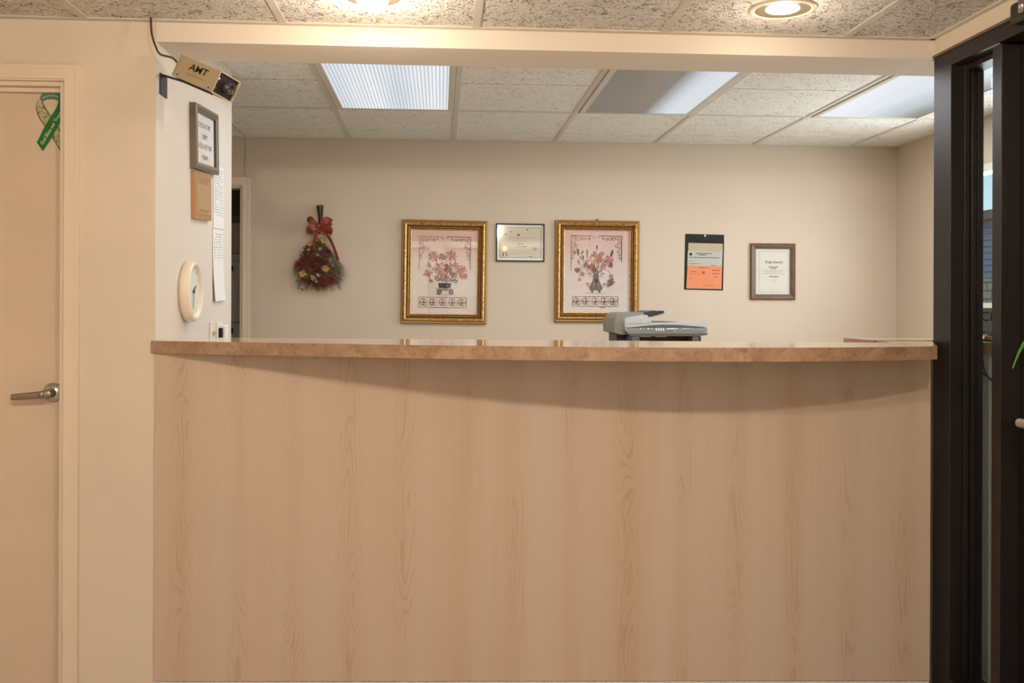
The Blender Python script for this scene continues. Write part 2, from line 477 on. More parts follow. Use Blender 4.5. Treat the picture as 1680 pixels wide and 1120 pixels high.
# --- door 1 (left)
dz = at(60, 152, YF + 0.045).z
dm = MB(); dm.box(DX1 - 0.905, DX1 - 0.015, YF + 0.045, YF + 0.085, 0.01, dz)
d1 = struct(dm.build('door_1', M_DOOR, bevel=0.002, origin=(DX1 - 0.46, YF + 0.045, 0)), 'peach painted flush door with steel lever handle', 'door')
cm = MB()
cx1 = at(132, 400, YF).x; cz1 = at(60, 108, YF).z; wj = cx1 - DX1; tz = cz1 - DZ
def casing(mb, xa, xb, z1, cw, y, th, ztw):
    # mitred three-sided casing, opening xa..xb up to z1
    for (o0, o1, t0, t1) in ((0.001, cw * .97, th * 0.55, th * 0.55), (cw * .12, cw * .80, th * 0.8, th * 0.9), (cw * 0.80, cw, th, th)):
        zz0 = ztw * o0 / cw; zz1 = ztw * o1 / cw
        for (P, Q) in ((((xb + o0, 0), (xb + o1, 0), (xb + o1, z1 + zz1), (xb + o0, z1 + zz0)), 0),
                       (((xa - o1, 0), (xa - o0, 0), (xa - o0, z1 + zz0), (xa - o1, z1 + zz1)), 0),
                       (((xa - o0, z1 + zz0), (xb + o0, z1 + zz0), (xb + o1, z1 + zz1), (xa - o1, z1 + zz1)), 0)):
            mb.prism(P, y - t1, y, 'y')
casing(cm, DX1 - 0.92, DX1, DZ, wj, YF, 0.018, tz)
cm.box(DX1 - 0.014, DX1 + 0.0, YF, YS, 0, DZ); cm.box(DX1 - 0.906, DX1 - 0.0142, YF + .001, YS, DZ - 0.014, DZ)
cm.box(DX1 - 0.92, DX1 - 0.906, YF, YS, 0, DZ)
cm.box(DX1 - 0.906, DX1 - 0.014, YF + 0.025, YF + 0.044, dz - 0.002, DZ - 0.014)
struct(cm.build('trim_4', M_CAS, bevel=0.003, origin=(DX1 - .46, YF, 0)), 'cream painted casing around the left door', 'casing')
# dark closet face behind door 1
# lever
hc = at(87, 644, YF + 0.045); K = (hc.x - (DX1 - 0.46), 0, hc.z)
def L1(x, y, z): return (K[0] + x, y, K[2] + z)
hb = MB(); hb.lathe([(0, -0.014), (0.010, -0.014), (0.017, -0.012), (0.024, -0.0085), (0.0305, -0.003), (0.032, 0)], (K[0], 0, K[2]), 'y', 40)
ro = hb.build('handle_rose', mat('satin_nickel_bright', (0.55, 0.54, 0.53), 0.28, 0.9), d1)
hb = MB(); hb.lathe([(0, -0.052), (0.011, -0.052), (0.0135, -0.049), (0.0135, -0.016), (0.015, -0.0135)], (K[0], 0, K[2]), 'y', 28)
n = 12
pth = [L1(0.004, -0.045, -0.002), L1(-0.01, -0.048, -0.001), L1(-0.03, -0.050, -0.0035), L1(-0.07, -0.050, -0.0065), L1(-0.108, -0.047, -0.0095)]
vs = []
for i, p in enumerate(pth):
    hh = [0.0135, 0.0132, 0.0115, 0.0105, 0.0095][i]; tt = [0.008, 0.008, 0.006, 0.005, 0.0045][i]
    for k in range(n):
        a = 2 * PI * k / n; ca, sa = math.cos(a), math.sin(a)
        q = lambda t: math.copysign(abs(t) ** 0.5, t)
        vs.append((p[0], p[1] + tt * q(ca), p[2] + hh * q(sa)))
hb.add(vs, [(i * n + k, i * n + (k + 1) % n, (i + 1) * n + (k + 1) % n, (i + 1) * n + k) for i in range(4) for k in range(n)] , 0, True)
hb.add(vs, [tuple(range(n)), tuple(range(4 * n + n - 1, 4 * n - 1, -1))])
lv = hb.build('handle_lever', mat('satin_nickel', (0.30, 0.26, 0.21), 0.36, 0.85), d1)
kb = MB(); kb.lathe([(0, -0.0605), (0.0055, -0.0605), (0.008, -0.058), (0.008, -0.050)], L1(-0.016, 0, -0.001), 'y', 20, 0)
kb.box(K[0] - 0.0172, K[0] - 0.0148, -0.0612, -0.060, K[2] - 0.006, K[2] + 0.004, 1)
kb.build('keyhole', [M_STEEL, M_BLACK], lv)

# --- doorway 2 in the office back wall, store room behind
cm = MB(); ow = at(410, 400, YB).x - DB1
casing(cm, DB1 - 0.8, DB1, DBZ, ow, YB, 0.014, at(400, 291, YB).z - DBZ)
cm.box(DB1 - 0.012, DB1, YB, YB + 0.1, 0, DBZ); cm.box(DB1 - 0.788, DB1 - .0122, YB + .001, YB + 0.1, DBZ - 0.012, DBZ); cm.box(DB1 - 0.8, DB1 - 0.788, YB, YB + 0.1, 0, DBZ)
struct(cm.build('trim_5', M_CAS, bevel=0.002, origin=(DB1 - .4, YB, 0)), 'cream casing around the open doorway at the office back', 'casing')
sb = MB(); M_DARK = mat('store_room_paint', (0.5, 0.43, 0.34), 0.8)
sb.box(DB1 - 1.2, DB1 + 0.25, YB + 1.35, YB + 1.45, 0, ZO); sb.box(DB1 - 1.3, DB1 - 1.2, YB + 0.1, YB + 1.45, 0, ZO)
sb.box(DB1 + 0.25, DB1 + 0.35, YB + 0.1, YB + 1.45, 0, ZO); sb.box(DB1 - 1.3, DB1 + 0.35, YB + 0.1, YB + 1.45, ZO - .02, ZO + 0.05)
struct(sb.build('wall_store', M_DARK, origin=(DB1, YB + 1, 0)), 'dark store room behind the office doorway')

# --- office window 2 and the outdoors
e = bpy.data.objects.new('window_2', None); COL.objects.link(e); e.location = (XO + 0.05, (WY0 + WY1) / 2, WZ0); e.rotation_euler = (0, 0, -PI / 2)
struct(e, 'office window on the right wall looking at a building outside', 'window')
fb = MB().moulding(WY1 - WY0 - 0.08, WZ1 - WZ0 - 0.08, [(0, -0.03), (0, 0.05), (0.04, 0.05), (0.04, -0.03)], cz=(WZ1 - WZ0) / 2)
fb.build('window_frame', M_WHITE, e)
MB().box(-(WY1 - WY0) / 2 + .04, (WY1 - WY0) / 2 - .04, 0.0, 0.004, 0.04, WZ1 - WZ0 - 0.04).build('window_pane', M_PANE, e)
struct(bx(XO + 0.1, 40, -10, 45, -0.25, -0.12).build('ground', mat('asphalt', (0.18, 0.18, 0.18), 0.9)), 'grey asphalt outside the office window')
M_SID = mat('tan_block_siding', (0.40, 0.34, 0.25), 0.8)
_v = coords(M_SID, (1, 1, 1), rot=(0, 0, 0)); _sp = nd(M_SID, 'ShaderNodeSeparateXYZ'); _cb = nd(M_SID, 'ShaderNodeCombineXYZ'); lk(M_SID, _v, _sp.inputs[0])
lk(M_SID, _sp.outputs[1], _cb.inputs[0]); lk(M_SID, _sp.outputs[2], _cb.inputs[1])
_br = nd(M_SID, 'ShaderNodeTexBrick'); lk(M_SID, _cb.outputs[0], _br.inputs['Vector'])
_br.inputs['Color1'].default_value = (0.50, 0.44, 0.33, 1); _br.inputs['Color2'].default_value = (0.42, 0.37, 0.28, 1); _br.inputs['Mortar'].default_value = (0.17, 0.14, 0.1, 1)
_br.inputs['Scale'].default_value = 1; _br.inputs['Brick Width'].default_value = 0.4; _br.inputs['Row Height'].default_value = 0.2; _br.inputs['Mortar Size'].default_value = 0.025
setc(M_SID, _br.outputs[0])
bd = thing('building', 'tan block building with blue clapboard upper storey seen through the office window', 'building', (13, 22, -0.12))
bx(0, 6, -8, 8, 0, 2.1).build('wall', M_SID, bd)
ub = MB(); ub.box(0.02, 6, -8, 8, 2.1, 3.45)
for i in range(9): ub.box(-0.02, 0.02, -8, 8, 2.1 + i * 0.15, 2.12 + i * 0.15, 1)
ub.build('clapboard', [mat('blue_clapboard', (0.20, 0.34, 0.50), 0.7), mat('clapboard_shadow_line', (0.08, 0.14, 0.22), 0.7)], bd)
bx(-0.45, 6.3, -8.3, 8.3, 3.45, 3.65).build('roof', mat('brown_eave', (0.16, 0.12, 0.08), 0.8), bd)

# --- storefront (window_1) on the lobby's right side
e = bpy.data.objects.new('window_1', None); COL.objects.link(e); e.location = (XR, YF, 0)
struct(e, 'dark bronze storefront frame with narrow glass sidelight at right', 'window')
def yat(px, X): return atX(px, 500, X).y - YF
y_a, y_b, y_c = yat(1559, XR), yat(1627, XR), yat(1642, XR)
H = ZSF
sb = MB()
sb.box(0, 0.108, y_a, 0.0, 0, H)                     # far jamb
sb.box(0, 0.108, y_c, y_b, 0, H - 0.06)              # mullion
hh_ = 0.052
sb.box(0.0, 0.108, -2.24, y_a, H - hh_, H)           # head
sb.box(0.0, 0.108, y_b, y_a, 0, 0.10)                # sill of the sidelight
sb.box(0.040, 0.055, y_a - 0.012, y_a, 0.1, H - hh_) # glazing stops
sb.box(0.09, 0.108, y_a - 0.004, y_a, 0.1, H - hh_)
sb.box(0.045, 0.108, y_b, y_a, H - hh_ - 0.018, H - hh_)
sb.build('frame', M_BRONZE, e, bevel=0.0015)
MB().box(0.068, 0.074, y_b, y_a - 0.012, 0.1, H - hh_).build('window_pane', M_PANE, e)
MB().box(0.064, 0.078, y_a - 0.010, y_a - 0.001, 0.1, H - hh_ - 0.002).build('glazing_bead', M_BRONZE2, e, bevel=0.003)
# storefront door in the next bay
e = bpy.data.objects.new('door_3', None); COL.objects.link(e); e.location = (XR + 0.06, YF + y_c - 0.005, 0)
struct(e, 'dark bronze glass storefront door at the right edge', 'door')
db = MB(); DW = 0.92; DH = H - hh_ - 0.01
db.box(0, 0.045, -0.07, 0, 0.01, DH); db.box(0, 0.045, -DW, -DW + 0.07, 0.01, DH)
db.box(0, 0.045, -DW + 0.07, -0.07, DH - 0.08, DH); db.box(0, 0.045, -DW + 0.07, -0.07, 0.01, 0.26)
db.build('door_frame', M_BRONZE, e, bevel=0.002)
MB().box(0.018, 0.026, -DW + 0.07, -0.07, 0.26, DH - 0.08).build('door_pane', glass_mat('smoked_door_glass', (0.06, 0.055, 0.06), 0.05), e)
hz = atX(1668, 693, XR - 0.03).z
pb = MB(); pb.tube([(-0.085, -DW + 0.1, hz), (-0.085, -0.5, hz), (-0.085, -0.13, hz)], 0.013, 14)
pb.box(-0.085, 0.0, -0.19, -0.165, hz - 0.012, hz + 0.012); pb.box(-0.085, 0, -DW + .15, -DW + .175, hz - .012, hz + .012)
pb.build('push_bar', mat('worn_beige_bar', (0.42, 0.34, 0.26), 0.4), e, bevel=0.001)
cb = MB(); cb.box(-0.115, -0.06, -0.60, -0.12, H - 0.045, H + 0.015)
clo = cb.build('door_closer', mat('closer_dark', (0.03, 0.025, 0.022), 0.3), e, bevel=0.012, seg=4)
cb = MB(); cb.lathe([(0, -0.012), (0.010, -0.012), (0.010, 0.03), (0, 0.03)], (-0.125, -0.20, H - 0.02), 'z', 20)
cb.build('pivot_cap', M_STEEL, clo)
# floor-level closing frame of the rest of the lobby side (out of view)
struct(bx(XR + 0.02, XR + 0.14, 0.9, YF + y_c - 0.93, 0, ZSF).build('wall_lobby', M_WALL), 'cream wall beyond the storefront door')

# ================================================================== COUNTER
# front edge of the worktop, in plan, from left to right
fr_px = [(246, 559.0), (330, 560.1), (430, 561.6), (560, 563.9), (700, 566.1), (850, 568.0), (1000, 569.5), (1150, 570.2), (1270, 570.2), (1370, 569.6), (1460, 568.8), (1541, 568.0)]
bk_px = [(1384, 561.3), (1100, 559.2), (800, 557.4), (500, 555.0), (378, 553.3)]
fr = [atZ(x, y, ZT) for x, y in fr_px]; bk = [atZ(x, y, ZT) for x, y in bk_px]
# smooth front: fit cubic through Y against X
import numpy as np
c3 = np.polyfit([p.x for p in fr], [p.y for p in fr], 3)
xs = np.linspace(fr[0].x, fr[-1].x, 33)
front = [(float(x), float(np.polyval(c3, x))) for x in xs]
b1 = np.polyfit([p.x for p in bk], [p.y for p in bk], 1)
TH = 0.0385
rx = atZ(1384, 553.7, ZT + 0.002)
PXL = at(254, 600, YF).x; PYL = YF - 0.002; pr = at(1527, 600, 2.985); PXR = pr.x; PYR = 2.985
plan = front + [(XR - 0.004, YF - 0.002), (XR - 0.004, YF + 0.055), (rx.x + 0.01, YF + 0.055), (rx.x - 0.02, float(np.polyval(b1, rx.x - 0.02))), (XP + 0.004, float(np.polyval(b1, XP))), (XP + 0.004, YF - 0.004), (front[0][0], YF - 0.004)]
tb = MB(); n = len(plan)
vs = [(x, y, ZT) for x, y in plan] + [(x, y, ZT - TH) for x, y in plan]
tb.add(vs, [tuple(range(n))], 1); tb.add(vs, [tuple(range(2 * n - 1, n - 1, -1))], 0)
tb.add(vs, [(i, i + n, (i + 1) % n + n, (i + 1) % n) for i in range(n)], 0)
top = tag(tb.build('worktop', [M_TOP, M_TOPS], bevel=0.0008, seg=1), 'long bowed tan marbled laminate worktop of the reception counter', 'worktop')
cnt = thing('reception_counter', 'tall light maple laminate reception counter under the bowed worktop', 'counter', (PXL, PYL, 0))
ZK = at(1520, 1116.5, 2.985).z
th = math.atan2(PYR - PYL, PXR - PXL); ln = math.hypot(PXR - PXL, PYR - PYL)
cnt.rotation_euler = (0, 0, th)
pb = MB(); pb.box(0.0, ln, 0.0, 0.02, ZK, ZT - TH - 0.001)
pb.build('front_panel', M_MAPLE, cnt)
MB().box(0.0, ln, 0.004, 0.02, 0.0, ZK - 0.003).build('baseboard', M_WHITE, cnt)
MB().box(0.02, ln - .02, 0.02, 0.045, 0.0, ZT - TH - 0.001).build('back_panel', M_MAPLE, cnt)
# return counter along the right, its end edge seen beyond the worktop
rx = atZ(1384, 553.7, ZT + 0.002); ry0 = YF + 0.06
rc = thing('return_counter', 'pale laminate return counter behind the right end of the worktop', 'counter', (rx.x, ry0, 0))
rb = MB(); rp = [(0, 0), (XO - 0.005 - rx.x, 0), (XO - 0.005 - rx.x, rx.y - ry0), (0, rx.y - ry0)]
rb.prism(rp, ZT + 0.0015 - TH, ZT + 0.0015, 'z', 0); rb.f and None
rb.m[1] = 1; rb.m[0] = 1
rb.build('return_top', [M_TOP, M_TOPS], rc)
MB().box(0.02, XO - 0.03 - rx.x, 0.02, rx.y - ry0 - 0.02, 0, ZT - TH - 0.001).build('cabinet', M_MAPLE, rc)
# side counter seen through the storefront glass
sc = thing('side_counter', 'narrow tan topped counter seen through the storefront glass strip', 'counter', (XR + 0.112, 3.05, 0))
bx(0, XO - XR - 0.12, 0, ry0 - 3.06, ZT - TH, ZT).build('side_top', M_TOP, sc)
bx(0.0, XO - XR - 0.12, 0.03, ry0 - 3.08, 0, ZT - TH - 0.001).build('side_panel', mat('pale_grey_panel', (0.80, 0.80, 0.77), 0.5), sc)
# cords below it
tp = atX(1616, 591, XR + 0.2)
kb = MB(); y0 = 3.05 - 0.012 + 0.03
pts = [(1612, 590), (1613, 600), (1617, 612), (1624, 622), (1634, 630)]
kb.tube([at(x, y, y0) for x, y in pts], 0.0025, 8); kb.tube([at(x, y, y0) for x, y in [(1600, 604), (1612, 612), (1624, 620), (1640, 626)]], 0.0025, 8)
tag(kb.build('cord', mat('grey_cord', (0.12, 0.12, 0.12), 0.5)), 'thin grey cords hanging down the pale panel behind the glass strip', 'cord')
# service bell on the side counter
p = atZ(1619, 566, ZT + 0.001); 
p = at(1619, 566, 3.16); p.z = ZT
bl = thing('service_bell', 'small brass bell on the side counter behind the glass strip', 'bell', p)
MB().lathe([(0, 0), (0.024, 0), (0.024, 0.004), (0, 0.004)], n=24).build('base', M_BLACK, bl)
MB().lathe([(0.021, 0.006), (0.018, 0.014), (0.011, 0.020), (0.002, 0.0225), (0.002, 0.026), (0, 0.027)], n=24).build('dome', M_BRASS, bl)
# white sign behind the glass
p0 = at(1607, 505, 3.2); p1 = at(1607, 560, 3.2)
sg = thing('counter_sign', 'pale blue printed sign standing on the side counter behind the glass', 'sign', (p0.x, 3.2, ZT))
hS = p0.z - ZT
wm = MB(); wm.box(0, 0.26, 0, 0.004, 0, hS); wm.build('sign_board', mat('pale_blue_board', (0.62, 0.82, 0.95), 0.4), sg)
tx = MB(); tx.text('CHECK-IN', 0.046, 0.003, hS - (519 - 505) / 508 - 0.003, -0.001, 0, 'LEFT', 0.0)
tx.build('lettering', M_INK, sg); tx = MB(); tx.text('CHECK-OUT', 0.030, 0.003, hS - (553 - 505) / 508 + 0.002, -0.001, 0, 'LEFT', 0.0)
tx.build('lettering', M_INK, sg)
MB().box(0.02, 0.24, 0.004, 0.05, 0, 0.004).build('foot', M_WHITE, sg)

# ================================================================== LIGHTS IN THE CEILINGS
def can(loc, label, power, col, drop):
    t = thing('recessed_light', label, 'light', loc, group=None)
    MB().lathe([(0.080, -0.002), (0.083, -0.006), (0.094, -0.007), (0.099, -0.004), (0.100, 0.0)], n=48).build('trim_ring', mat('cream_enamel', (0.62, 0.55, 0.45), 0.25), t)
    MB().lathe([(0.082, -0.0045), (0.074, -0.003), (0.062, -0.002), (0.050, -0.0015), (0.001, -0.0012)], n=48).build('reflector', mat('gold_reflector', (0.22, 0.18, 0.125), 0.35, 0.3), t)
    m = mat('lamp_glow', (1, 1, 1), 0.4, emit=(1.0, 0.88, 0.72), es=7)
    MB().lathe([(0.046, -0.0014), (0.050, -0.003), (0.045, -0.006 - drop * .5), (0.028, -0.010 - drop), (0.001, -0.012 - drop)], n=36).build('bulb', m, t)
    l = bpy.data.lights.new('lamp', 'POINT'); l.energy = power; l.color = col; l.shadow_soft_size = 0.035
    o = bpy.data.objects.new('lamp', l); COL.objects.link(o); o.parent = t; o.location = (0, 0, (-0.13 if power < 20 else -0.05) - drop)
    return t


WARM = (1.0, 0.83, 0.65)
can(CANS[0], 'left glowing recessed ceiling light cut by the top of the frame', 5.5, WARM, 0.025)
can(CANS[1], 'right recessed ceiling light with glossy ring and bright bulb', 1.8, WARM, 0.0)
can((CANS[0].x - 0.26, 0.70, ZL), 'recessed ceiling light in the lobby, above and left of the viewer', 50, WARM, 0.0)
can((CANS[0].x + 0.80, 0.55, ZL), 'recessed ceiling light in the lobby, above and right of the viewer', 50, WARM, 0.0)


def lens_mat(name, stops, strength):
    m = mat(name, (0.16, 0.17, 0.17), 0.3, emit=(1, 1, 1), es=strength)
    v = coords(m); sp = nd(m, 'ShaderNodeSeparateXYZ'); lk(m, v, sp.inputs[0])
    # tube glow painted into the emission colour by position across the fixture 0..1
    mr = nd(m, 'ShaderNodeMapRange'); mr.inputs['From Min'].default_value = -0.28; mr.inputs['From Max'].default_value = 0.28
    lk(m, sp.outputs[0], mr.inputs['Value'])
    c = ramp(m, mr.outputs[0], stops)
    # fine prismatic ribs running along the fixture
    mu = nd(m, 'ShaderNodeMath', operation='MULTIPLY'); lk(m, sp.outputs[0], mu.inputs[0]); mu.inputs[1].default_value = 2 * PI * 62
    sn = nd(m, 'ShaderNodeMath', operation='SINE'); lk(m, mu.outputs[0], sn.inputs[0])
    mr2 = nd(m, 'ShaderNodeMapRange'); mr2.inputs['From Min'].default_value = -1; lk(m, sn.outputs[0], mr2.inputs['Value'])
    ribs = ramp(m, mr2.outputs[0], [(0.0, (0.50, 0.57, 0.64)), (0.6, (1, 1, 1))])
    nv = noise(m, coords(m, (14, 0.8, 1)), 1.0, 3, 0.6)
    c3_ = mixc(m, 1.0, mixc(m, 1.0, c, ribs, 'MULTIPLY'), ramp(m, nv, [(0.3, (0.86, 0.9, 0.93)), (0.65, (1, 1, 1))]), 'MULTIPLY')
    lk(m, c3_, m.node_tree.nodes['Principled BSDF'].inputs['Emission Color'])
    return m


def troffer(i, label, lm):
    x0 = X2 + 0.61 * i; x1 = x0 + 0.61; y1 = YB - 0.889; y0 = y1 - 1.22
    t = thing('ceiling_light_panel', label, 'light', ((x0 + x1) / 2, (y0 + y1) / 2, ZO), group=None)
    fb = MB()
    for a in ((-0.290, 0.290, -0.597, -0.572), (-0.290, 0.290, 0.572, 0.597), (-0.290, -0.262, -0.572, 0.572), (0.262, 0.290, -0.572, 0.572)):
        fb.box(*a, -0.009, 0.0)
    fb.build('frame', M_GRID, t, bevel=0.002)
    MB().box(-0.262, 0.262, -0.572, 0.572, -0.005, -0.001).build('lens', lm, t)


G = (0.06, 0.06, 0.055); Bc = (0.80, 0.87, 0.96); Bh = (1.03, 1.06, 1.10)
LS = 0.80
troffer(0, 'fully lit ribbed ceiling light panel nearest the left', lens_mat('lens_lit', [(0.0, Bc), (0.35, Bh), (0.55, Bc), (0.85, Bh), (1.0, Bc)], LS))
troffer(2, 'middle ceiling light panel, grey at left and lit at right', lens_mat('lens_half', [(0.0, G), (0.56, (0.085, 0.083, 0.075)), (0.68, (0.5, 0.56, 0.64)), (0.78, Bc), (1.0, Bc)], LS))
troffer(4, 'rightmost ceiling light panel, partly hidden by the dark post', lens_mat('lens_right', [(0.0, Bh), (0.45, Bc), (0.72, (0.45, 0.5, 0.55)), (0.9, (0.10, 0.10, 0.10)), (1.0, (0.1, 0.1, 0.1))], LS))
#  the tubes' light below the fixtures (same fixtures, the lens throws it down)
for i, pw in ((0, 8), (2, 14), (4, 13)):
    area('tube_light', (X2 + 0.61 * i + 0.305, YB - 0.889 - 0.61, ZO - 0.02), (0, 0, 0), 0.5, 1.1, pw, (0.96, 0.98, 1.0))

# ================================================================== THINGS ON THE BACK WALL
def back_place(corners, Y=None):
    Y = YB if Y is None else Y
    P = [at(x, y, Y) for x, y in corners]   # TL TR BR BL
    tl, tr, br, bl = P
    w_ = ((tr - tl).length + (br - bl).length) / 2; h_ = ((tl - bl).length + (tr - br).length) / 2
    ang = (math.atan2(tr.z - tl.z, tr.x - tl.x) + math.atan2(br.z - bl.z, br.x - bl.x) - math.atan2(tl.x - bl.x, tl.z - bl.z) - math.atan2(tr.x - br.x, tr.z - br.z)) / 4
    c = (tl + tr + br + bl) / 4
    up = Vector((-math.sin(ang), 0, math.cos(ang)))
    return c - up * h_ / 2, w_, h_, ang


M_GOLD = mat('antique_gold', (0.55, 0.32, 0.09), 0.33, 0.75)
_v = coords(M_GOLD)
_n = noise(M_GOLD, _v, 70, 4, 0.7, 0.5)
setc(M_GOLD, ramp(M_GOLD, _n, [(0.32, (0.28, 0.145, 0.045)), (0.48, (0.60, 0.35, 0.125)), (0.68, (0.86, 0.58, 0.26))]))
bump(M_GOLD, noise(M_GOLD, _v, 140, 3, 0.6), 0.5, 0.003)
M_GOLDD = mat('dark_gold', (0.20, 0.10, 0.03), 0.45, 0.5)
M_GOLDO = mat('olive_gold', (0.42, 0.25, 0.085), 0.42, 0.6)

INKS = [None, mat('ink_mauve', (0.22, 0.075, 0.075), .8), mat('ink_rose', (0.50, 0.17, 0.13), .8), mat('ink_coral', (0.62, 0.30, 0.21), .8), mat('ink_greygreen', (0.12, 0.11, 0.09), .8),
        mat('ink_navy', (0.03, 0.035, 0.08), .8), mat('ink_stone', (0.25, 0.21, 0.18), .8), mat('ink_sepia', (0.19, 0.09, 0.06), .8), mat('ink_pale', (0.80, 0.66, 0.48), .8), mat('ink_dusty', (0.37, 0.18, 0.17), .8)]


def print_paper(name, top_c, bot_c):
    m = mat(name, top_c, 0.7); v = coords(m); sp = nd(m, 'ShaderNodeSeparateXYZ'); lk(m, v, sp.inputs[0])
    n = noise(m, v, 7, 4, 0.6, 0.4)
    a = nd(m, 'ShaderNodeMath', operation='MULTIPLY_ADD'); lk(m, sp.outputs[2], a.inputs[0]); a.inputs[1].default_value = 2.0
    k = nd(m, 'ShaderNodeMath', operation='MULTIPLY_ADD'); lk(m, n, k.inputs[0]); k.inputs[1].default_value = 0.9; k.inputs[2].default_value = -0.45
    lk(m, k.outputs[0], a.inputs[2])
    setc(m, ramp(m, a.outputs[0], [(0.25, bot_c), (0.75, tuple((a_ + b_) / 2 for a_, b_ in zip(top_c, bot_c))), (1.0, top_c)]))
    return m


def ribbon(mb, pts, wd, y, mi):
    if len(pts) < 2: return
    L = []; Rr = []
    for i, p in enumerate(pts):
        a = pts[max(0, i - 1)]; b = pts[min(len(pts) - 1, i + 1)]
        dx, dz = b[0] - a[0], b[1] - a[1]; l = math.hypot(dx, dz) or 1
        k = wd * (0.45 + 0.55 * math.sin(PI * (i + 0.6) / (len(pts) + 0.2))) / 2
        L.append((p[0] - dz / l * k, p[1] + dx / l * k)); Rr.append((p[0] + dz / l * k, p[1] - dx / l * k))
    n = len(pts)
    mb.add([(a[0], y, a[1]) for a in L] + [(a[0], y, a[1]) for a in Rr], [(i, i + n, i + n + 1, i + 1) for i in range(n - 1)], mi)


def spiral(mb, cx, cz, r, a0, turns, wd, y, mi, sgn=1):
    pts = []
    for i in range(15):
        t = i / 14; a = a0 + sgn * turns * 2 * PI * t; rr = r * (1 - 0.8 * t)
        pts.append((cx + rr * math.cos(a), cz + rr * math.sin(a)))
    ribbon(mb, pts, wd, y, mi)


def petal(mb, cx, cz, l, wd, a, y, mi):
    pts = []
    for k in range(10):
        t = 2 * PI * k / 10; u = l / 2 * (1 + math.cos(t)); v = wd / 2 * math.sin(t) * (0.75 + 0.25 * math.cos(t + .6))
        pts.append((cx + u * math.cos(a) - v * math.sin(a), cz + u * math.sin(a) + v * math.cos(a)))
    mb.poly(pts, y, mi)


def bloom(mb, cx, cz, r, cols, y, rnd, n=7):
    for k in range(n):
        a = 2 * PI * k / n + rnd.uniform(-.2, .2); petal(mb, cx, cz, r * rnd.uniform(.8, 1.05), r * .62, a, y - 0.00004 * k, cols[k % len(cols)])
    for k in range(5):
        a = 2 * PI * k / 5 + rnd.uniform(-.3, .3); petal(mb, cx, cz, r * .5, r * .3, a, y - 0.0004 - 0.00003 * k, cols[(k + 1) % len(cols)])
    spiral(mb, cx, cz, r * .3, rnd.uniform(0, 6), 1.2, r * .07, y - 0.0007, 1)
    for k in range(3):
        a = rnd.uniform(0, 6); ribbon(mb, [(cx + r * .3 * math.cos(a), cz + r * .3 * math.sin(a)), (cx + r * .6 * math.cos(a + .2), cz + r * .6 * math.sin(a + .2)), (cx + r * .92 * math.cos(a), cz + r * .92 * math.sin(a))], r * .08, y - .0007, 1)


def band(mb, T, x0, x1, y0, y1, ci, k, rnd, y):
    a = T(x0, y0); b = T(x1, y1); w_ = abs(T(12, 0)[0] - T(0, 0)[0])
    for P, Q in ((T(x0, y0), T(x1, y0)), (T(x1, y0), T(x1, y1)), (T(x1, y1), T(x0, y1)), (T(x0, y1), T(x0, y0))):
        ribbon(mb, [P, ((P[0] + Q[0]) / 2, (P[1] + Q[1]) / 2), Q], w_, y, ci[0])
    n = 5; dx = (x1 - x0) / n; cym = (y0 + y1) / 2
    for i in range(n):
        cx = x0 + dx * (i + .5)
        for sx in (-1, 1):
            for sy in (-1, 1):
                c = T(cx + sx * dx * .2, cym + sy * (y1 - y0) * .2)
                spiral(mb, c[0], c[1], k * 50, rnd.uniform(0, 1) + (0 if sx > 0 else PI), 1.1, k * 13, y - .0001, ci[(i + (sx > 0)) % len(ci)], sx * sy)
        c = T(cx, cym); bloom(mb, c[0], c[1], k * 22, [ci[-1], ci[0]], y - .0002, rnd, 5)
        spiral(mb, c[0], c[1], k * 78, PI / 2, 0.9, k * 9, y, ci[0], 1)


def corner_scrolls(mb, T, x0, x1, ytop, yl, yr, k, ci, cr_, rnd, y):
    ribbon(mb, [T(x0, yl), T(x0, (yl + ytop) / 2), T(x0, ytop)], k * 14, y, ci[0]); ribbon(mb, [T(x0, ytop), T((x0 + x1) / 2 - 80, ytop + 4)], k * 13, y, ci[0])
    ribbon(mb, [T(x1, ytop), T((x0 + x1) / 2 + 60, ytop)], k * 15, y, cr_[0]); ribbon(mb, [T(x1, yr), T(x1, (yr + ytop) / 2), T(x1, ytop)], k * 20, y, cr_[0])
    for sx, xc, cc in ((1, x0, ci), (-1, x1, cr_)):
        for j, (dx, dy, r) in enumerate(((60, 40, 40), (130, 55, 42), (200, 45, 38), (265, 62, 30), (330, 45, 22), (50, 120, 44), (90, 185, 34), (45, 215, 34), (55, 290, 34), (35, 350, 26), (30, 405, 20))):
            c = T(xc + sx * dx, ytop + dy)
            spiral(mb, c[0], c[1], k * r, rnd.uniform(0, 6.28), 1.15, k * 12, y - 0.0001, cc[j % len(cc)], sx * (1 if j % 2 else -1))
    for dx in (-45, 55):
        c = T((x0 + x1) / 2 + dx, ytop + 18); spiral(mb, c[0], c[1], k * 34, 0, 1.1, k * 10, y, ci[1], 1 if dx > 0 else -1)


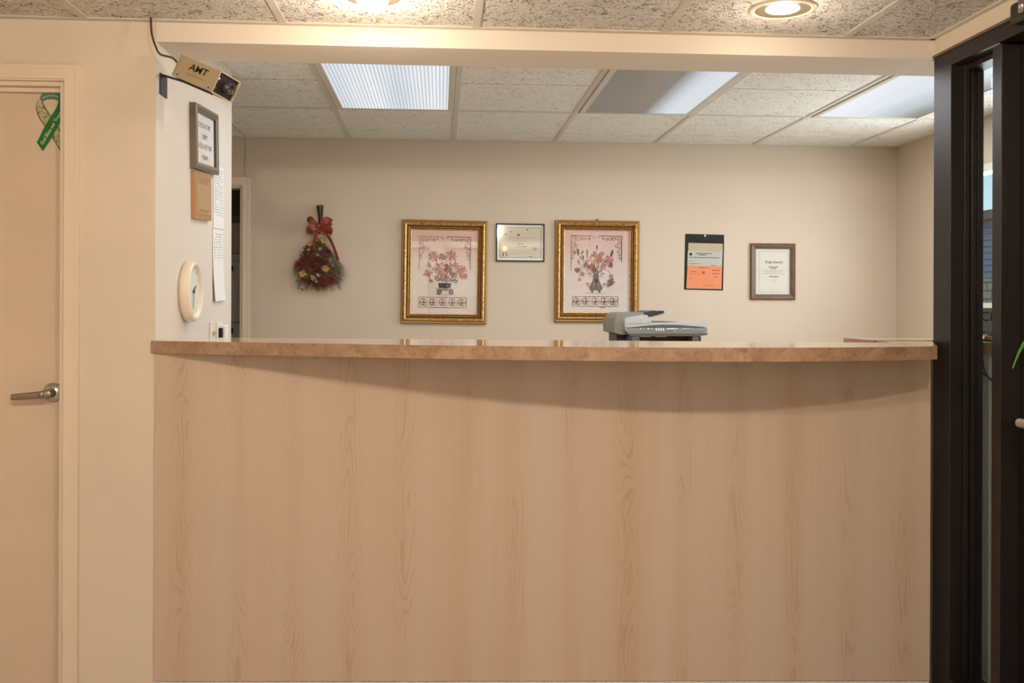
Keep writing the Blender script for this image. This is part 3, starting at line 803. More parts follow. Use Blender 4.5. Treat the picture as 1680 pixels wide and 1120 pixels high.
def gold_frame(corners, label, seed, kind, in_px):
    rnd = random.Random(seed)
    p, w_, h_, a = back_place(corners, YB - 0.025)
    p = Vector((p.x, YB, p.z))
    t = thing('framed_print', label, 'picture', p, (0, -a, 0))
    fw = 0.058
    iw, ih = w_ - 2 * fw, h_ - 2 * fw
    prof = [(0.0, 0.010), (0.0, 0.017), (0.004, 0.019), (0.008, 0.013), (0.012, 0.017), (0.016, 0.021), (0.020, 0.014), (0.024, 0.022), (0.029, 0.031), (0.035, 0.035), (0.040, 0.032), (0.044, 0.024), (0.047, 0.022), (0.052, 0.024), (0.058, 0.019), (0.058, 0.0)]
    mi = [0, 0, 2, 1, 0, 2, 1, 0, 0, 0, 0, 1, 2, 2, 1]
    MB().moulding(iw, ih, prof, mis=mi, cz=h_ / 2).build('frame', [M_GOLD, M_GOLDD, M_GOLDO], t)
    mb = MB(); y = -0.008
    mb.add([(-iw / 2, y, fw), (iw / 2, y, fw), (iw / 2, y, h_ - fw), (-iw / 2, y, h_ - fw)], [(0, 1, 2, 3)], 0)
    x0, x1, y0, y1 = in_px; k = iw / (x1 - x0)
    T = lambda x, yy: (-iw / 2 + (x - x0) * iw / (x1 - x0), h_ - fw - (yy - y0) * ih / (y1 - y0))
    y -= 0.0006
    def stem(pts, mi_=4, wd=9): ribbon(mb, [T(*q) for q in pts], k * wd, y, mi_)
    if kind == 1:
        corner_scrolls(mb, T, 372, 1305, 372, 980, 960, k, [9, 7], [7, 1], rnd, y)
        for q in ((640, 740), (790, 760), (965, 740), (540, 900), (520, 1040), (1040, 890), (1150, 980), (900, 960), (720, 970), (1180, 1080)):
            stem([q, ((q[0] + 850) / 2 + rnd.uniform(-30, 30), (q[1] + 1200) / 2), (850 + rnd.uniform(-60, 60), 1190)], 6)
        for i in range(26):
            a_ = rnd.uniform(0.15, PI - 0.15); r = rnd.uniform(60, 300); cx, cz = T(850 + r * 1.0 * math.cos(a_), 1140 - r * .9 * math.sin(a_)); petal(mb, cx, cz, k * rnd.uniform(50, 110), k * 34, rnd.uniform(0, 6.28), y - .0003 - i * 1e-5, rnd.choice([2, 3, 9, 4, 6, 9]))
        for cx, cy_, r, cc in ((640, 735, 92, (9, 3)), (790, 740, 62, (1, 9)), (965, 720, 100, (3, 2)), (550, 900, 40, (4, 8)), (520, 1040, 66, (2, 3)), (1045, 890, 66, (2, 3)), (1150, 985, 95, (3, 2)), (900, 945, 85, (1, 2)), (730, 950, 80, (9, 3)), (1185, 1085, 70, (2, 3)), (1000, 1060, 60, (9, 1)), (800, 1050, 70, (3, 9))):
            c = T(cx, cy_); bloom(mb, c[0], c[1], k * r * 1.22, cc, y - .001, rnd)
        for cx, cy_, r in ((720, 1130, 60), (880, 1110, 50), (600, 1180, 40), (1040, 1170, 52), (960, 1160, 40), (800, 1150, 42)):
            c = T(cx, cy_); bloom(mb, c[0], c[1], k * r, (4, 8, 6), y - .002, rnd, 6); spiral(mb, c[0], c[1], k * r, 1, 1.1, k * 10, y - .003, 4)
        q = [T(730, 1215), T(965, 1215), T(950, 1305), T(740, 1305)]; mb.poly(q[::-1], y - .003, 5)
        for a_, b_, mi_ in (((695, 1318), (1000, 1350), 6), ((720, 1350), (800, 1372), 6), ((920, 1350), (985, 1372), 6)):
            P, Q = T(*a_), T(*b_); mb.poly([(P[0], Q[1]), (Q[0], Q[1]), (Q[0], P[1]), (P[0], P[1])], y - .003, mi_)
        for cx in (745, 965):
            c = T(cx, 1388); mb.disc((c[0], y - .0031, c[1]), k * 40, mi=4); mb.disc((c[0], y - .0032, c[1]), k * 20, mi=6)
        c = T(885, 1262); mb.disc((c[0], y - .0035, c[1]), k * 18, mi=6)
        for cx, s_ in ((620, 1), (1080, -1)):
            c = T(cx, 1235); spiral(mb, c[0], c[1], k * 48, PI if s_ > 0 else 0, 1.1, k * 12, y - .0005, 8, s_)
        ribbon(mb, [T(640, 1426), T(850, 1430), T(1080, 1426)], k * 8, y, 6)
        band(mb, T, 378, 1245, 1478, 1662, [7, 1, 9, 2], k, rnd, y)
    else:
        corner_scrolls(mb, T, 372, 1282, 358, 990, 830, k, [1, 9], [7, 1], rnd, y)
        for q in ((830, 600), (500, 700), (660, 740), (590, 780), (790, 730), (920, 700), (880, 800), (720, 830), (1040, 830), (1095, 740), (510, 860)):
            stem([q, ((q[0] + 830) / 2 + rnd.uniform(-20, 20), (q[1] + 1060) / 2 + 20), (830 + rnd.uniform(-30, 30), 1065)], 4, 8)
        stem([(830, 1060), (720, 930), (600, 950), (530, 1030), (520, 1140)], 6, 9); stem([(840, 1060), (960, 960), (1060, 1000), (1095, 1120), (1040, 1240)], 6, 9); stem([(830, 1050), (640, 900), (500, 960)], 7, 9)
        for cx, cy_, l, w2, a_, c_ in ((830, 610, 85, 40, 1.5, 1), (500, 720, 130, 60, 1.7, 4), (460, 690, 70, 40, 2.6, 4), (540, 700, 90, 40, .9, 4), (660, 760, 160, 46, 1.6, 6), (590, 800, 90, 44, 1.7, 4), (1070, 770, 170, 60, 1.25, 4), (520, 880, 90, 50, 1.9, 6), (560, 800, 70, 40, 2.0, 6), (1060, 880, 90, 40, 1.0, 4)):
            c = T(cx, cy_); petal(mb, c[0], c[1], k * l, k * w2, a_, y - .0004, c_)
        for i in range(22):
            a_ = rnd.uniform(0.2, PI - 0.2); r = rnd.uniform(60, 260); c = T(840 + r * 1.1 * math.cos(a_), 1010 - r * .9 * math.sin(a_)); petal(mb, c[0], c[1], k * rnd.uniform(40, 80), k * 26, rnd.uniform(0, 6.28), y - .0003 - i * 1e-5, rnd.choice([2, 3, 9, 7, 6]))
        for cx, cy_, r, cc in ((790, 705, 58, (9, 3)), (920, 685, 46, (9, 3)), (880, 775, 80, (9, 2)), (720, 805, 80, (3, 8)), (1045, 805, 85, (9, 3)), (1080, 885, 52, (1, 9)), (490, 985, 52, (9, 1)), (740, 905, 60, (1, 2)), (790, 970, 48, (7, 1)), (580, 1055, 44, (9, 3)), (525, 1155, 30, (9, 3)), (1095, 1190, 66, (6, 4)), (1045, 1262, 30, (6, 9)), (1100, 1100, 40, (3, 9)), (955, 900, 50, (9, 3)), (640, 890, 46, (7, 9))):
            c = T(cx, cy_); bloom(mb, c[0], c[1], k * r * 1.22, cc, y - .001, rnd)
        vz = [(765, 1062), (880, 1062), (872, 1120), (880, 1180), (915, 1240), (945, 1300), (925, 1345), (905, 1385), (870, 1390), (860, 1350), (790, 1350), (780, 1390), (740, 1390), (735, 1345), (705, 1300), (735, 1240), (765, 1180), (775, 1120)]
        for a_ in range(1):
            # concave outline: split into a body and neck
            mb.poly([T(*q) for q in [(765, 1062), (880, 1062), (872, 1120), (882, 1180), (762, 1180), (775, 1120)]][::-1], y - .003, 4)
            mb.poly([T(*q) for q in [(762, 1180), (882, 1180), (945, 1300), (925, 1345), (725, 1345), (705, 1300)]][::-1], y - .003, 4)
            for xa in (735, 865): mb.poly([T(*q) for q in [(xa, 1345), (xa + 45, 1345), (xa + 38, 1392), (xa + 6, 1392)]][::-1], y - .003, 4)
        for dx in (-80, -45, 45, 80): stem2 = ribbon(mb, [T(825 + dx * .4, 1190), T(825 + dx * .8, 1260), T(825 + dx, 1330)], k * 14, y - .0034, 6)
        c = T(828, 1175); mb.disc((c[0], y - .0035, c[1]), k * 28, mi=5, ry=k * 48)
        for cx, cy_, r, s_ in ((700, 1060, 45, 1), (945, 1060, 45, -1), (665, 1245, 42, 1), (985, 1245, 36, -1)):
            c = T(cx, cy_); spiral(mb, c[0], c[1], k * r, -PI / 2 if s_ > 0 else -PI / 2, 1.0, k * 14, y - .0005, 4, s_)
        ribbon(mb, [T(620, 1400), T(820, 1406), T(1010, 1400)], k * 8, y, 6)
        band(mb, T, 402, 1222, 1465, 1640, [7, 1, 9, 7], k, rnd, y)
        ribbon(mb, [T(890, 1662), T(990, 1660)], k * 16, y, 7)
    pp = print_paper('rose_washed_paper' if kind == 1 else 'mauve_washed_paper', (0.72, 0.50, 0.42) if kind == 1 else (0.66, 0.46, 0.42), (0.72, 0.63, 0.55) if kind == 1 else (0.68, 0.62, 0.57))
    mb.build('print', [pp] + INKS[1:], t)
    MB().add([(-iw / 2, -0.0145, fw), (iw / 2, -0.0145, fw), (iw / 2, -0.0145, h_ - fw), (-iw / 2, -0.0145, h_ - fw)], [(0, 1, 2, 3)]).build('glass', M_GLASS, t)
    hk = MB(); hk.tube([(-0.006, -0.004, h_ + 0.010), (-0.004, -0.008, h_ + 0.004), (0, -0.006, h_ + 0.001), (0.004, -0.008, h_ + 0.004), (0.006, -0.004, h_ + 0.010)], 0.0022, 8)
    hk.build('hanging_hook', M_WHITE if kind == 1 else M_BLACK, t)
    MB().box(-iw / 2 - .03, iw / 2 + .03, -0.007, -0.001, fw - .03, h_ - fw + .03).build('backing', M_CREAMP, t)
    return t


gold_frame([(659.5, 360), (801, 362), (797.5, 531.5), (656.5, 530)], 'gold framed floral print with a square blue vase, left of the small certificate', 3, 1, (225, 1440, 250, 1777))
gold_frame([(911.5, 360.5), (1050, 362.5), (1048.5, 528.5), (909.5, 528)], 'gold framed floral print with tall dark vase, partly behind the scanner', 9, 2, (250, 1430, 255, 1752))

# certificate
p, w_, h_, a = back_place([(814, 366.3), (893.5, 367.3), (893, 429.2), (813.5, 428.6)], YB - .01); p.y = YB
t = thing('framed_certificate', 'small black framed certificate with gold seal between the two gold framed prints', 'certificate', p, (0, -a, 0))
fw = 0.007
MB().moulding(w_ - 2 * fw, h_ - 2 * fw, [(0, 0.008), (0, 0.014), (fw, 0.014), (fw, 0)], cz=h_ / 2).build('frame', M_BLACK, t)
MB().box(-w_ / 2 + .004, w_ / 2 - .004, -0.005, 0, .004, h_ - .004).build('backing', M_CREAMP, t)
mb = MB(); y = -0.0055; W, Hh = w_ / 2 - fw, h_
mb.poly([(-W, fw), (W, fw), (W, h_ - fw), (-W, h_ - fw)], y, 0)
def C(x, yy): return (-w_ / 2 + (x - 130) / 1190 * w_, h_ - (yy - 95) / 935 * h_)
A, B = C(215, 940), C(1245, 180)
mb.poly([A, (B[0], A[1]), B, (A[0], B[1])], y - .0002, 1)
A2, B2 = C(232, 925), C(1228, 196)
mb.poly([A2, (B2[0], A2[1]), B2, (A2[0], B2[1])], y - .0004, 2)
def line(cx, cy_, wd, hh=11, mi=3):
    c = C(cx, cy_); ww = wd / 1190 * w_; q = hh / 935 * h_; rnd = random.Random(int(cx * 7 + cy_)); x = c[0] - ww / 2
    while x < c[0] + ww / 2:
        l = rnd.uniform(.004, .012); x2 = min(x + l, c[0] + ww / 2); mb.poly([(x, c[1] - q / 2), (x2, c[1] - q / 2), (x2, c[1] + q / 2), (x, c[1] + q / 2)], y - .0006, mi); x = x2 + .002
line(740, 455, 680); line(720, 522, 340); line(730, 598, 160, 16, 4); line(760, 660, 240, 15, 4); line(650, 830, 230, 8); line(990, 830, 220, 8); line(980, 900, 100, 14, 4)
for cx, cy_, r, m_ in ((370, 360, 34, 3), (490, 290, 30, 3), (900, 240, 22, 4), (680, 375, 30, 4), (1090, 715, 50, 3)):
    c = C(cx, cy_); mb.disc((c[0], y - .0006, c[1]), r / 1190 * w_, mi=m_, ry=r * .8 / 1190 * w_)
mb.build('certificate_sheet', [M_PAPER, M_INK2, mat('parchment', (0.63, 0.55, 0.41), .6), mat('faded_ink', (0.36, 0.32, 0.26), .7), M_INK], t)
c = C(350, 715)
sb = MB(); k = w_ / 1190
n = 36; sb.add([(c[0] + (75 if i % 2 else 62) * k * math.cos(2 * PI * i / n), -0.0066, c[1] + (75 if i % 2 else 62) * k * math.sin(2 * PI * i / n)) for i in range(n)], [tuple(range(n))], 0)
sb.disc((c[0], -0.0070, c[1]), 45 * k, mi=1)
for dx in (-1, 1): sb.poly([C(350 + dx * 12, 800), C(350 + dx * 45, 800), C(350 + dx * 70, 905), C(350 + dx * 28, 905)], -0.0064, 2)
sb.build('seal', [mat('gold_foil', (0.80, 0.62, 0.30), 0.3, 0.5), mat('pale_foil', (0.85, 0.78, 0.58), 0.3, 0.3), mat('red_ribbon', (0.50, 0.09, 0.04), .5)], t)
MB().poly([(-W, fw), (W, fw), (W, h_ - fw), (-W, h_ - fw)], -0.0095).build('glass', M_FILM, t)

# licence sleeve
p, w_, h_, a = back_place([(1125, 383.7), (1188.7, 384.7), (1186, 476), (1122.2, 475)], YB - .005); p.y = YB
t = thing('licence_sleeve', 'black hanging sleeve with grey and orange licence papers', 'document', p, (0, -a, 0))
def C(x, yy): return (-w_ / 2 + (x - 135) / 690 * w_, h_ - (yy - 93) / 985 * h_)
MB().box(-w_ / 2, w_ / 2, -0.003, 0, 0, h_).build('sleeve', M_BLACK, t)
mb = MB(); y = -0.0036
mb.poly([C(190, 420), C(805, 420), C(803, 252), C(195, 252)], y, 0)
mb.poly([C(180, 655), C(798, 655), C(802, 395), C(185, 395)], y - .0003, 1)
def line(cx, cy_, wd, hh=12, mi=3, yy=-0.0045):
    c = C(cx, cy_); k = w_ / 690; ww = wd * k; q = hh * k; rnd = random.Random(int(cx * 3 + cy_)); x = c[0] - ww / 2
    while x < c[0] + ww / 2:
        l = rnd.uniform(.004, .012); x2 = min(x + l, c[0] + ww / 2); mb.poly([(x, c[1] - q / 2), (x2, c[1] - q / 2), (x2, c[1] + q / 2), (x, c[1] + q / 2)], yy, mi); x = x2 + .002
line(470, 432, 290, 13); line(445, 458, 140, 14); line(480, 505, 540, 12); line(300, 620, 200, 8); line(640, 640, 90, 8); line(260, 575, 110, 8, 4)
c = C(236, 452); mb.disc((c[0], -.0045, c[1]), 27 * w_ / 690, mi=3)
mb.build('grey_paper', [mat('buff_paper', (0.56, 0.48, 0.32), .6), mat('pale_grey_paper', (0.55, 0.56, 0.50), .6), M_PAPER, M_INK, mat('faded_ink'), ], t)
mb = MB()
mb.poly([C(172, 1058), C(796, 1056), C(800, 650), C(184, 650)], -0.0041, 0)
line(470, 685, 160, 12, 3, -0.0048); line(290, 760, 100, 12, 3, -0.0048); line(690, 725, 130, 15, 3, -0.0048); line(690, 785, 120, 15, 3, -0.0048); line(690, 842, 50, 13, 3, -0.0048); line(330, 800, 190, 5, 3, -0.0048); line(250, 880, 70, 8, 3, -0.0048); line(560, 1000, 200, 7, 3, -0.0048)
c = C(470, 770); 
for k_ in range(5): petal(mb, c[0], c[1], 34 * w_ / 690, 20 * w_ / 690, k_ * 1.26 + .3, -0.0049, 3)
mb.build('orange_paper', [mat('orange_sheet', (0.86, 0.30, 0.13), .6), M_PAPER, M_PAPER, mat('brown_ink', (0.30, 0.10, 0.05), .7)], t)
MB().poly([C(165, 1060), C(812, 1060), C(822, 190), C(180, 190)], -0.0065).build('clear_pocket', M_FILM, t)
c = C(484, 118); MB().lathe([(0, -0.006), (0.004, -0.006), (0.006, -0.003)], (c[0], 0, c[1]), 'y', 16).build('grommet', M_WHITE, t)

# award
p, w_, h_, a = back_place([(1231.2, 399), (1304.5, 399.7), (1304.2, 491.5), (1231, 491.3)], YB - .01); p.y = YB
t = thing('framed_award', 'brown wooden framed Ruby Award certificate, rightmost on the back wall', 'certificate', p, (0, -a, 0))
def C(x, yy): return (-w_ / 2 + (x - 115) / 742 * w_, h_ - (yy - 95) / 940 * h_)
M_WALNUT = mat('walnut_frame', (0.13, 0.055, 0.025), 0.4)
setc(M_WALNUT, ramp(M_WALNUT, noise(M_WALNUT, coords(M_WALNUT, (30, 30, 30)), 1.5, 4, .6, .8), [(0.3, (0.085, 0.035, 0.016)), (0.7, (0.19, 0.085, 0.04))]))
fw = 0.033
MB().moulding(w_ - 2 * fw, h_ - 2 * fw, [(0, 0.008), (0, 0.012), (0.007, 0.014), (0.009, 0.018), (fw - .006, 0.021), (fw, 0.016), (fw, 0)], mis=[1, 1, 0, 0, 0, 0], cz=h_ / 2).build('frame', [M_WALNUT, mat('frame_inner_lip', (0.10, 0.085, 0.07), .4)], t)
MB().box(-w_ / 2 + .01, w_ / 2 - .01, -0.006, 0, .01, h_ - .01).build('backing', M_CREAMP, t)
mb = MB(); W = w_ / 2 - fw
mb.poly([(-W, fw), (W, fw), (W, h_ - fw), (-W, h_ - fw)], -.0065, 0)
A, B = C(262, 905), C(742, 228)
for P, Q in (((A[0], A[1]), (B[0], A[1])), ((B[0], A[1]), B), (B, (A[0], B[1])), ((A[0], B[1]), A)): ribbon(mb, [P, ((P[0] + Q[0]) / 2, (P[1] + Q[1]) / 2), Q], .0022, -.007, 1)
c = C(508, 408); mb.text('Ruby Award', 0.0215, c[0], c[1], -.0072, 3, 'CENTER', 0.0002)
def line(cx, cy_, wd, hh=11, mi=3, yy=-0.0072):
    c = C(cx, cy_); k = w_ / 742; ww = wd * k; q = hh * k; rnd = random.Random(int(cx * 3 + cy_)); x = c[0] - ww / 2
    while x < c[0] + ww / 2:
        l = rnd.uniform(.004, .012); x2 = min(x + l, c[0] + ww / 2); mb.poly([(x, c[1] - q / 2), (x2, c[1] - q / 2), (x2, c[1] + q / 2), (x, c[1] + q / 2)], yy, mi); x = x2 + .002
line(500, 488, 160, 15); line(500, 515, 90, 12); line(500, 545, 390, 8, 2); line(500, 570, 280, 8, 2); line(505, 598, 380, 8, 2); line(505, 648, 150, 14); line(510, 860, 170, 6, 2)
c = C(500, 715); spiral(mb, c[0], c[1], .008, 0, 1.2, .0012, -.0072, 2); spiral(mb, c[0] + .008, c[1] - .006, .006, 2, 1.2, .001, -.0072, 2)
mb.build('certificate_sheet', [mat('ivory_sheet', (0.70, 0.665, 0.58), .6), mat('border_grey', (0.42, 0.40, 0.36), .7), mat('light_ink', (0.38, 0.35, 0.3), .7), mat('brown_black_ink', (0.10, 0.06, 0.04), .7)], t)
MB().poly([(-W, fw), (W, fw), (W, h_ - fw), (-W, h_ - fw)], -0.010).build('glass', M_GLASS, t)

# ------------------------------------------------------------------ dried flower bouquet hung upside down
s = at(530, 400, YB); PXM = (at(630, 400, YB).x - at(530, 400, YB).x) / 100   # metres per image pixel on that wall
bq = at(527, 336, YB)
t = thing('dried_bouquet', 'dried flower bouquet with rust red bow hanging on the wall', 'bouquet', (bq.x, YB, bq.z))
def Q(px, py, y=-0.03): return ((px - 527) * PXM, y, -(py - 336) * PXM)
rnd = random.Random(5)
mb = MB()
for i in range(20):
    x0 = rnd.uniform(-6, 6); d = rnd.uniform(-0.05, -0.012)
    mb.tube([Q(526 + x0 * .9 + (0 if i else -3), 336 + rnd.uniform(0, 4), d), Q(527 + x0 * .45, 360, d * .9 - .008), Q(527 + x0 * .8, 384, d)], 0.0016 if i % 3 else 0.0024, 6, 0 if i % 4 else 1)
mb.build('stems', [mat('dry_dark_stem', (0.035, 0.04, 0.022), .9), mat('dry_tan_stem', (0.30, 0.2, 0.09), .9)], t)
# feathery grass
mb = MB()
def blade(mb, a, b, sag, wd, mi):
    a, b = Vector(a), Vector(b); pts = [a.lerp(b, k / 5) + Vector((0, 0, -sag * math.sin(PI * k / 5))) for k in range(6)]
    ax = Vector((0, 1, 0)); d = (b - a).normalized(); sd = d.cross(ax).normalized(); vs = []
    for k, p in enumerate(pts):
        ww = wd * (1 - k / 5.2); vs += [p - sd * ww, p + sd * ww + ax * ww * .5]
    mb.add(vs, [(2 * k, 2 * k + 1, 2 * k + 3, 2 * k + 2) for k in range(5)], mi)
for i in range(2300):
    u = rnd.random(); ang = -PI / 2 + rnd.uniform(-.78, .78) * (0.6 + .4 * rnd.random())
    L0 = rnd.uniform(6, 70); L1_ = L0 + rnd.uniform(14, 40)
    cx, cy_ = 526, 392
    if L1_ > 100 - abs(ang + PI / 2) * 22: L1_ = 100 - abs(ang + PI / 2) * 22 * rnd.random() - rnd.uniform(0, 20)
    ex = cx + L1_ * math.cos(ang) * .86 + rnd.uniform(-3, 3); ez = cy_ - L1_ * math.sin(ang) * .93; ex += rnd.gauss(0, 3.5)
    sx_ = cx + L0 * math.cos(ang) * .7; sz_ = cy_ - L0 * math.sin(ang) * .8
    dep = rnd.uniform(-0.050, -0.006)
    blade(mb, Q(sx_, sz_, dep), Q(ex, min(ez, 487), dep + rnd.uniform(-.01, .008)), rnd.uniform(-.004, .006), rnd.uniform(.0006, .0016), rnd.choice([0, 0, 1, 1, 2, 3]))
for i in range(170):   # side wisps
    sd = -1 if rnd.random() < .5 else 1
    x0 = 527 + sd * rnd.uniform(18, 32); y0 = rnd.uniform(425, 462)
    blade(mb, Q(x0, y0, -0.02), Q(x0 + sd * rnd.uniform(6, 16), y0 + rnd.uniform(4, 22), -0.02 - rnd.random() * .02), -.003, .0009, rnd.choice([1, 2, 3]))
gr = mb.build('dried_grass', [mat('grass_dark', (0.035, 0.035, 0.018), .9), mat('grass_brown', (0.10, 0.07, 0.035), .9), mat('grass_grey', (0.20, 0.17, 0.12), .9), mat('grass_straw', (0.30, 0.23, 0.14), .9)], t)
gr['kind'] = 'stuff'
# short dark twigs that fill the heart of the bouquet
mb = MB()
for i in range(900):
    vv = rnd.random(); py_ = 392 + vv * 84; hw = 5 + 30 * min(1, (py_ - 385) / 65); px_ = 526 + rnd.uniform(-hw, hw)
    a_ = rnd.uniform(0, 2 * PI); l_ = rnd.uniform(4, 11); dep = rnd.uniform(-.07, -.02)
    blade(mb, Q(px_, py_, dep), Q(px_ + l_ * math.cos(a_), py_ + l_ * math.sin(a_), dep - rnd.uniform(0, .012)), rnd.uniform(-.003, .003), rnd.uniform(.0007, .0018), rnd.choice([0, 0, 1, 1, 2, 3, 4]))
tw = mb.build('dried_twigs', [MATS['grass_dark'], mat('twig_brown', (0.14, 0.065, 0.025), .9), mat('twig_rust', (0.20, 0.055, 0.02), .9), mat('twig_olive', (0.10, 0.09, 0.035), .9), mat('twig_tan', (0.34, 0.24, 0.12), .9)], t)
tw['kind'] = 'stuff'
# red amaranth heads
def head(px, py, r, cols, dep, nb=230):
    mb = MB(); c = Vector(Q(px, py, dep)); R_ = r * PXM
    for i in range(nb):
        u = rnd.uniform(-1, 1); th_ = rnd.uniform(0, 2 * PI); q = math.sqrt(1 - u * u)
        d = Vector((q * math.cos(th_), -abs(u) + .3, q * math.sin(th_))); e = c + Vector((d.x * R_ * rnd.uniform(.6, 1.15), d.y * R_ * .6, d.z * R_ * rnd.uniform(.5, 1.05)))
        s0 = c + (e - c) * rnd.uniform(.2, .6); blade(mb, s0, e, rnd.uniform(-.002, .002), rnd.uniform(.0008, .0022), rnd.randrange(len(cols)))
    return mb.build('flower_head', cols, t)
rc1 = [mat('dried_red', (0.24, 0.030, 0.020), .85), mat('dried_maroon', (0.08, 0.018, 0.015), .85), mat('dried_umber', (0.11, 0.045, 0.02), .9)]
rc2 = [mat('dried_rust', (0.30, 0.075, 0.025), .85), mat('dried_red'), mat('dried_umber'), mat('dried_maroon')]
rc3 = [mat('dried_gold', (0.50, 0.28, 0.07), .8), mat('dried_straw', (0.65, 0.44, 0.17), .8)]
rc4 = [mat('dried_cream', (0.62, 0.54, 0.40), .8), mat('grass_grey')]
for a_ in ((506, 424, 17, rc1), (524, 430, 16, rc1), (494, 436, 13, rc2), (514, 440, 15, rc2), (532, 436, 14, rc1), (536, 462, 16, rc2), (524, 466, 15, rc1), (545, 460, 13, rc2), (512, 462, 12, rc1), (508, 410, 11, rc2), (538, 416, 11, rc1), (524, 448, 13, rc1)): head(*a_, -0.055)
for a_ in ((534, 396, 7.5, rc3), (512, 401, 7, rc3), (500, 450.5, 8, rc3), (537, 441.5, 7.5, rc3)): head(*a_, -0.085, 110)
for a_ in ((524, 420, 4, rc4), (518, 458, 6, rc4), (526, 452, 5, rc4), (545, 427, 5, rc4), (498, 413, 4, rc4), (528, 410, 4, rc4), (549, 436, 4, rc4), (510, 411, 3.5, rc4), (522, 462, 4, rc4), (516, 455, 4, rc4)): head(*a_, -0.085, 34)
# bow
M_RIB = mat('rust_satin_ribbon', (0.25, 0.048, 0.022), 0.5)
def strip(mb, pts, wds, mi=0):
    pts = [Vector(p) for p in pts]; vs = []
    for i, p in enumerate(pts):
        d = (pts[min(i + 1, len(pts) - 1)] - pts[max(0, i - 1)]).normalized(); sd = d.cross(Vector((0.15, 1, 0.1))).normalized() * wds[i]
        vs += [p - sd, p + sd + Vector((0, -.004, 0))]
    mb.add(vs, [(2 * k, 2 * k + 1, 2 * k + 3, 2 * k + 2) for k in range(len(pts) - 1)], mi, True)
def bez(p0, p1, p2, n=10): return [tuple((1 - k / n) ** 2 * a + 2 * (1 - k / n) * (k / n) * b + (k / n) ** 2 * c_ for a, b, c_ in zip(p0, p1, p2)) for k in range(n + 1)]
for pts in ((Q(526, 376, -.06), Q(507, 356, -.10), Q(513, 366, -.05)), (Q(526, 376, -.06), Q(536, 358, -.11), Q(545, 366, -.06)), (Q(526, 376, -.06), Q(508, 372, -.11), Q(512, 385, -.06)), (Q(526, 378, -.06), Q(548, 372, -.11), Q(541, 385, -.06))):
    mb = MB(); p = bez(*pts); strip(mb, p, [0.010 + 0.012 * math.sin(PI * i / 10 * .8) for i in range(11)])
    p2 = bez(pts[2], tuple((a + b) / 2 + (0, .012, -.008)[i] for i, (a, b) in enumerate(zip(pts[0], pts[2]))), pts[0]); strip(mb, p2, [0.017 - .0007 * i for i in range(11)])
    mb.build('bow_loop', M_RIB, t)
mb = MB(); strip(mb, bez(Q(524, 382, -.075), Q(519, 394, -.11), Q(519, 412, -.085)), [.010] * 11); mb.build('ribbon_tail', M_RIB, t)
mb = MB(); strip(mb, bez(Q(540, 388, -.06), Q(550, 402, -.085), Q(556, 428, -.05)), [.009] * 11); mb.build('ribbon_tail', M_RIB, t)
mb = MB(); mb.lathe([(0.002, -.013), (.011, -.010), (.0145, 0), (.011, .010), (.002, .013)], Q(524, 372.5, -.07), 'x', 16); mb.build('bow_knot', M_RIB, t)

# ================================================================== SCANNER / PRINTER
PYc = 4.98
s0 = at(1026, 559, PYc); s1 = at(1161, 559, PYc); k = (s1.x - s0.x) / 135
ZC = 1.04
cab = thing('printer_cabinet', 'low tan office cabinet carrying the scanner', 'cabinet', (at(1090, 559, PYc).x, 5.25, 0))
bx(-0.34, 0.34, -0.32, 0.3, 0.06, ZC - 0.03).build('body', M_MAPLE, cab); bx(-0.36, 0.36, -0.34, 0.32, ZC - 0.03, ZC).build('top', M_TOP, cab, bevel=.002)
bx(-0.32, 0.32, -0.28, 0.28, 0.0, 0.06).build('plinth', M_BLACK, cab)
for sx_ in (-1, 1):
    d = bx(min(sx_ * .01, sx_ * .33), max(sx_ * .01, sx_ * .33), -0.338, -0.32, 0.08, ZC - 0.05).build('door', M_MAPLE, cab, bevel=.002)
    MB().tube([(sx_ * .04, -.36, .75), (sx_ * .04, -.36, .65)], .006, 8).build('handle', M_STEEL, d)
t = thing('document_scanner', 'grey all-in-one scanner printer with feeder tray behind the counter', 'scanner', (s0.x, PYc, ZC))
def G2(x, y): # crop pixel (of the 1005,500 crop, 10.18/px) -> local x,z
    px = 1005 + x / 10.18; py = 500 + y / 10.18; q = at(px, py, PYc); return (q.x - s0.x, q.z - ZC)
M_PG = mat('printer_light_grey', (0.47, 0.50, 0.50), 0.35); M_PD = mat('printer_mid_grey', (0.10, 0.10, 0.095), 0.4); M_PT = mat('printer_taupe', (0.24, 0.225, 0.19), 0.45)
M_PK = mat('printer_charcoal', (0.035, 0.038, 0.045), 0.35)
DEP = 0.40
def PR(name, pts, y0, y1, m, bev=0.003, parent=None, sm=False):
    mb = MB(); mb.prism([G2(*q) for q in pts], y0, y1, 'y', 0); return mb.build(name, m, parent or t, bevel=bev)
# lower body (below the scan bed)
PR('body', [(250, 480), (1588, 470), (1582, 500), (1440, 522), (320, 522), (262, 500)], 0.0, DEP, M_PD, 0.004)
# scan bed shell with control slope
PR('scan_bed', [(200, 360), (300, 372), (700, 335), (1250, 340), (1560, 372), (1592, 400), (1592, 440), (1582, 472), (262, 474), (225, 430)], 0.004, DEP, M_PG, 0.006)
PR('lid', [(205, 300), (640, 284), (1540, 290), (1570, 308), (1570, 368), (1300, 350), (1100, 334), (840, 330), (600, 342), (300, 374), (205, 366)], -0.004, DEP - .02, M_PG, 0.005)
PR('document_feeder', [(205, 260), (245, 215), (555, 158), (580, 175), (640, 262), (642, 296), (205, 318)], -0.006, DEP - .04, M_PG, 0.008)
# rounded taupe left flank running back
PR('side_flank', [(165, 500), (60, 470), (55, 330), (80, 230), (120, 165), (190, 128), (550, 122), (560, 158), (245, 215), (205, 260), (200, 360), (225, 430), (262, 500)], 0.05, DEP, M_PT, 0.008)
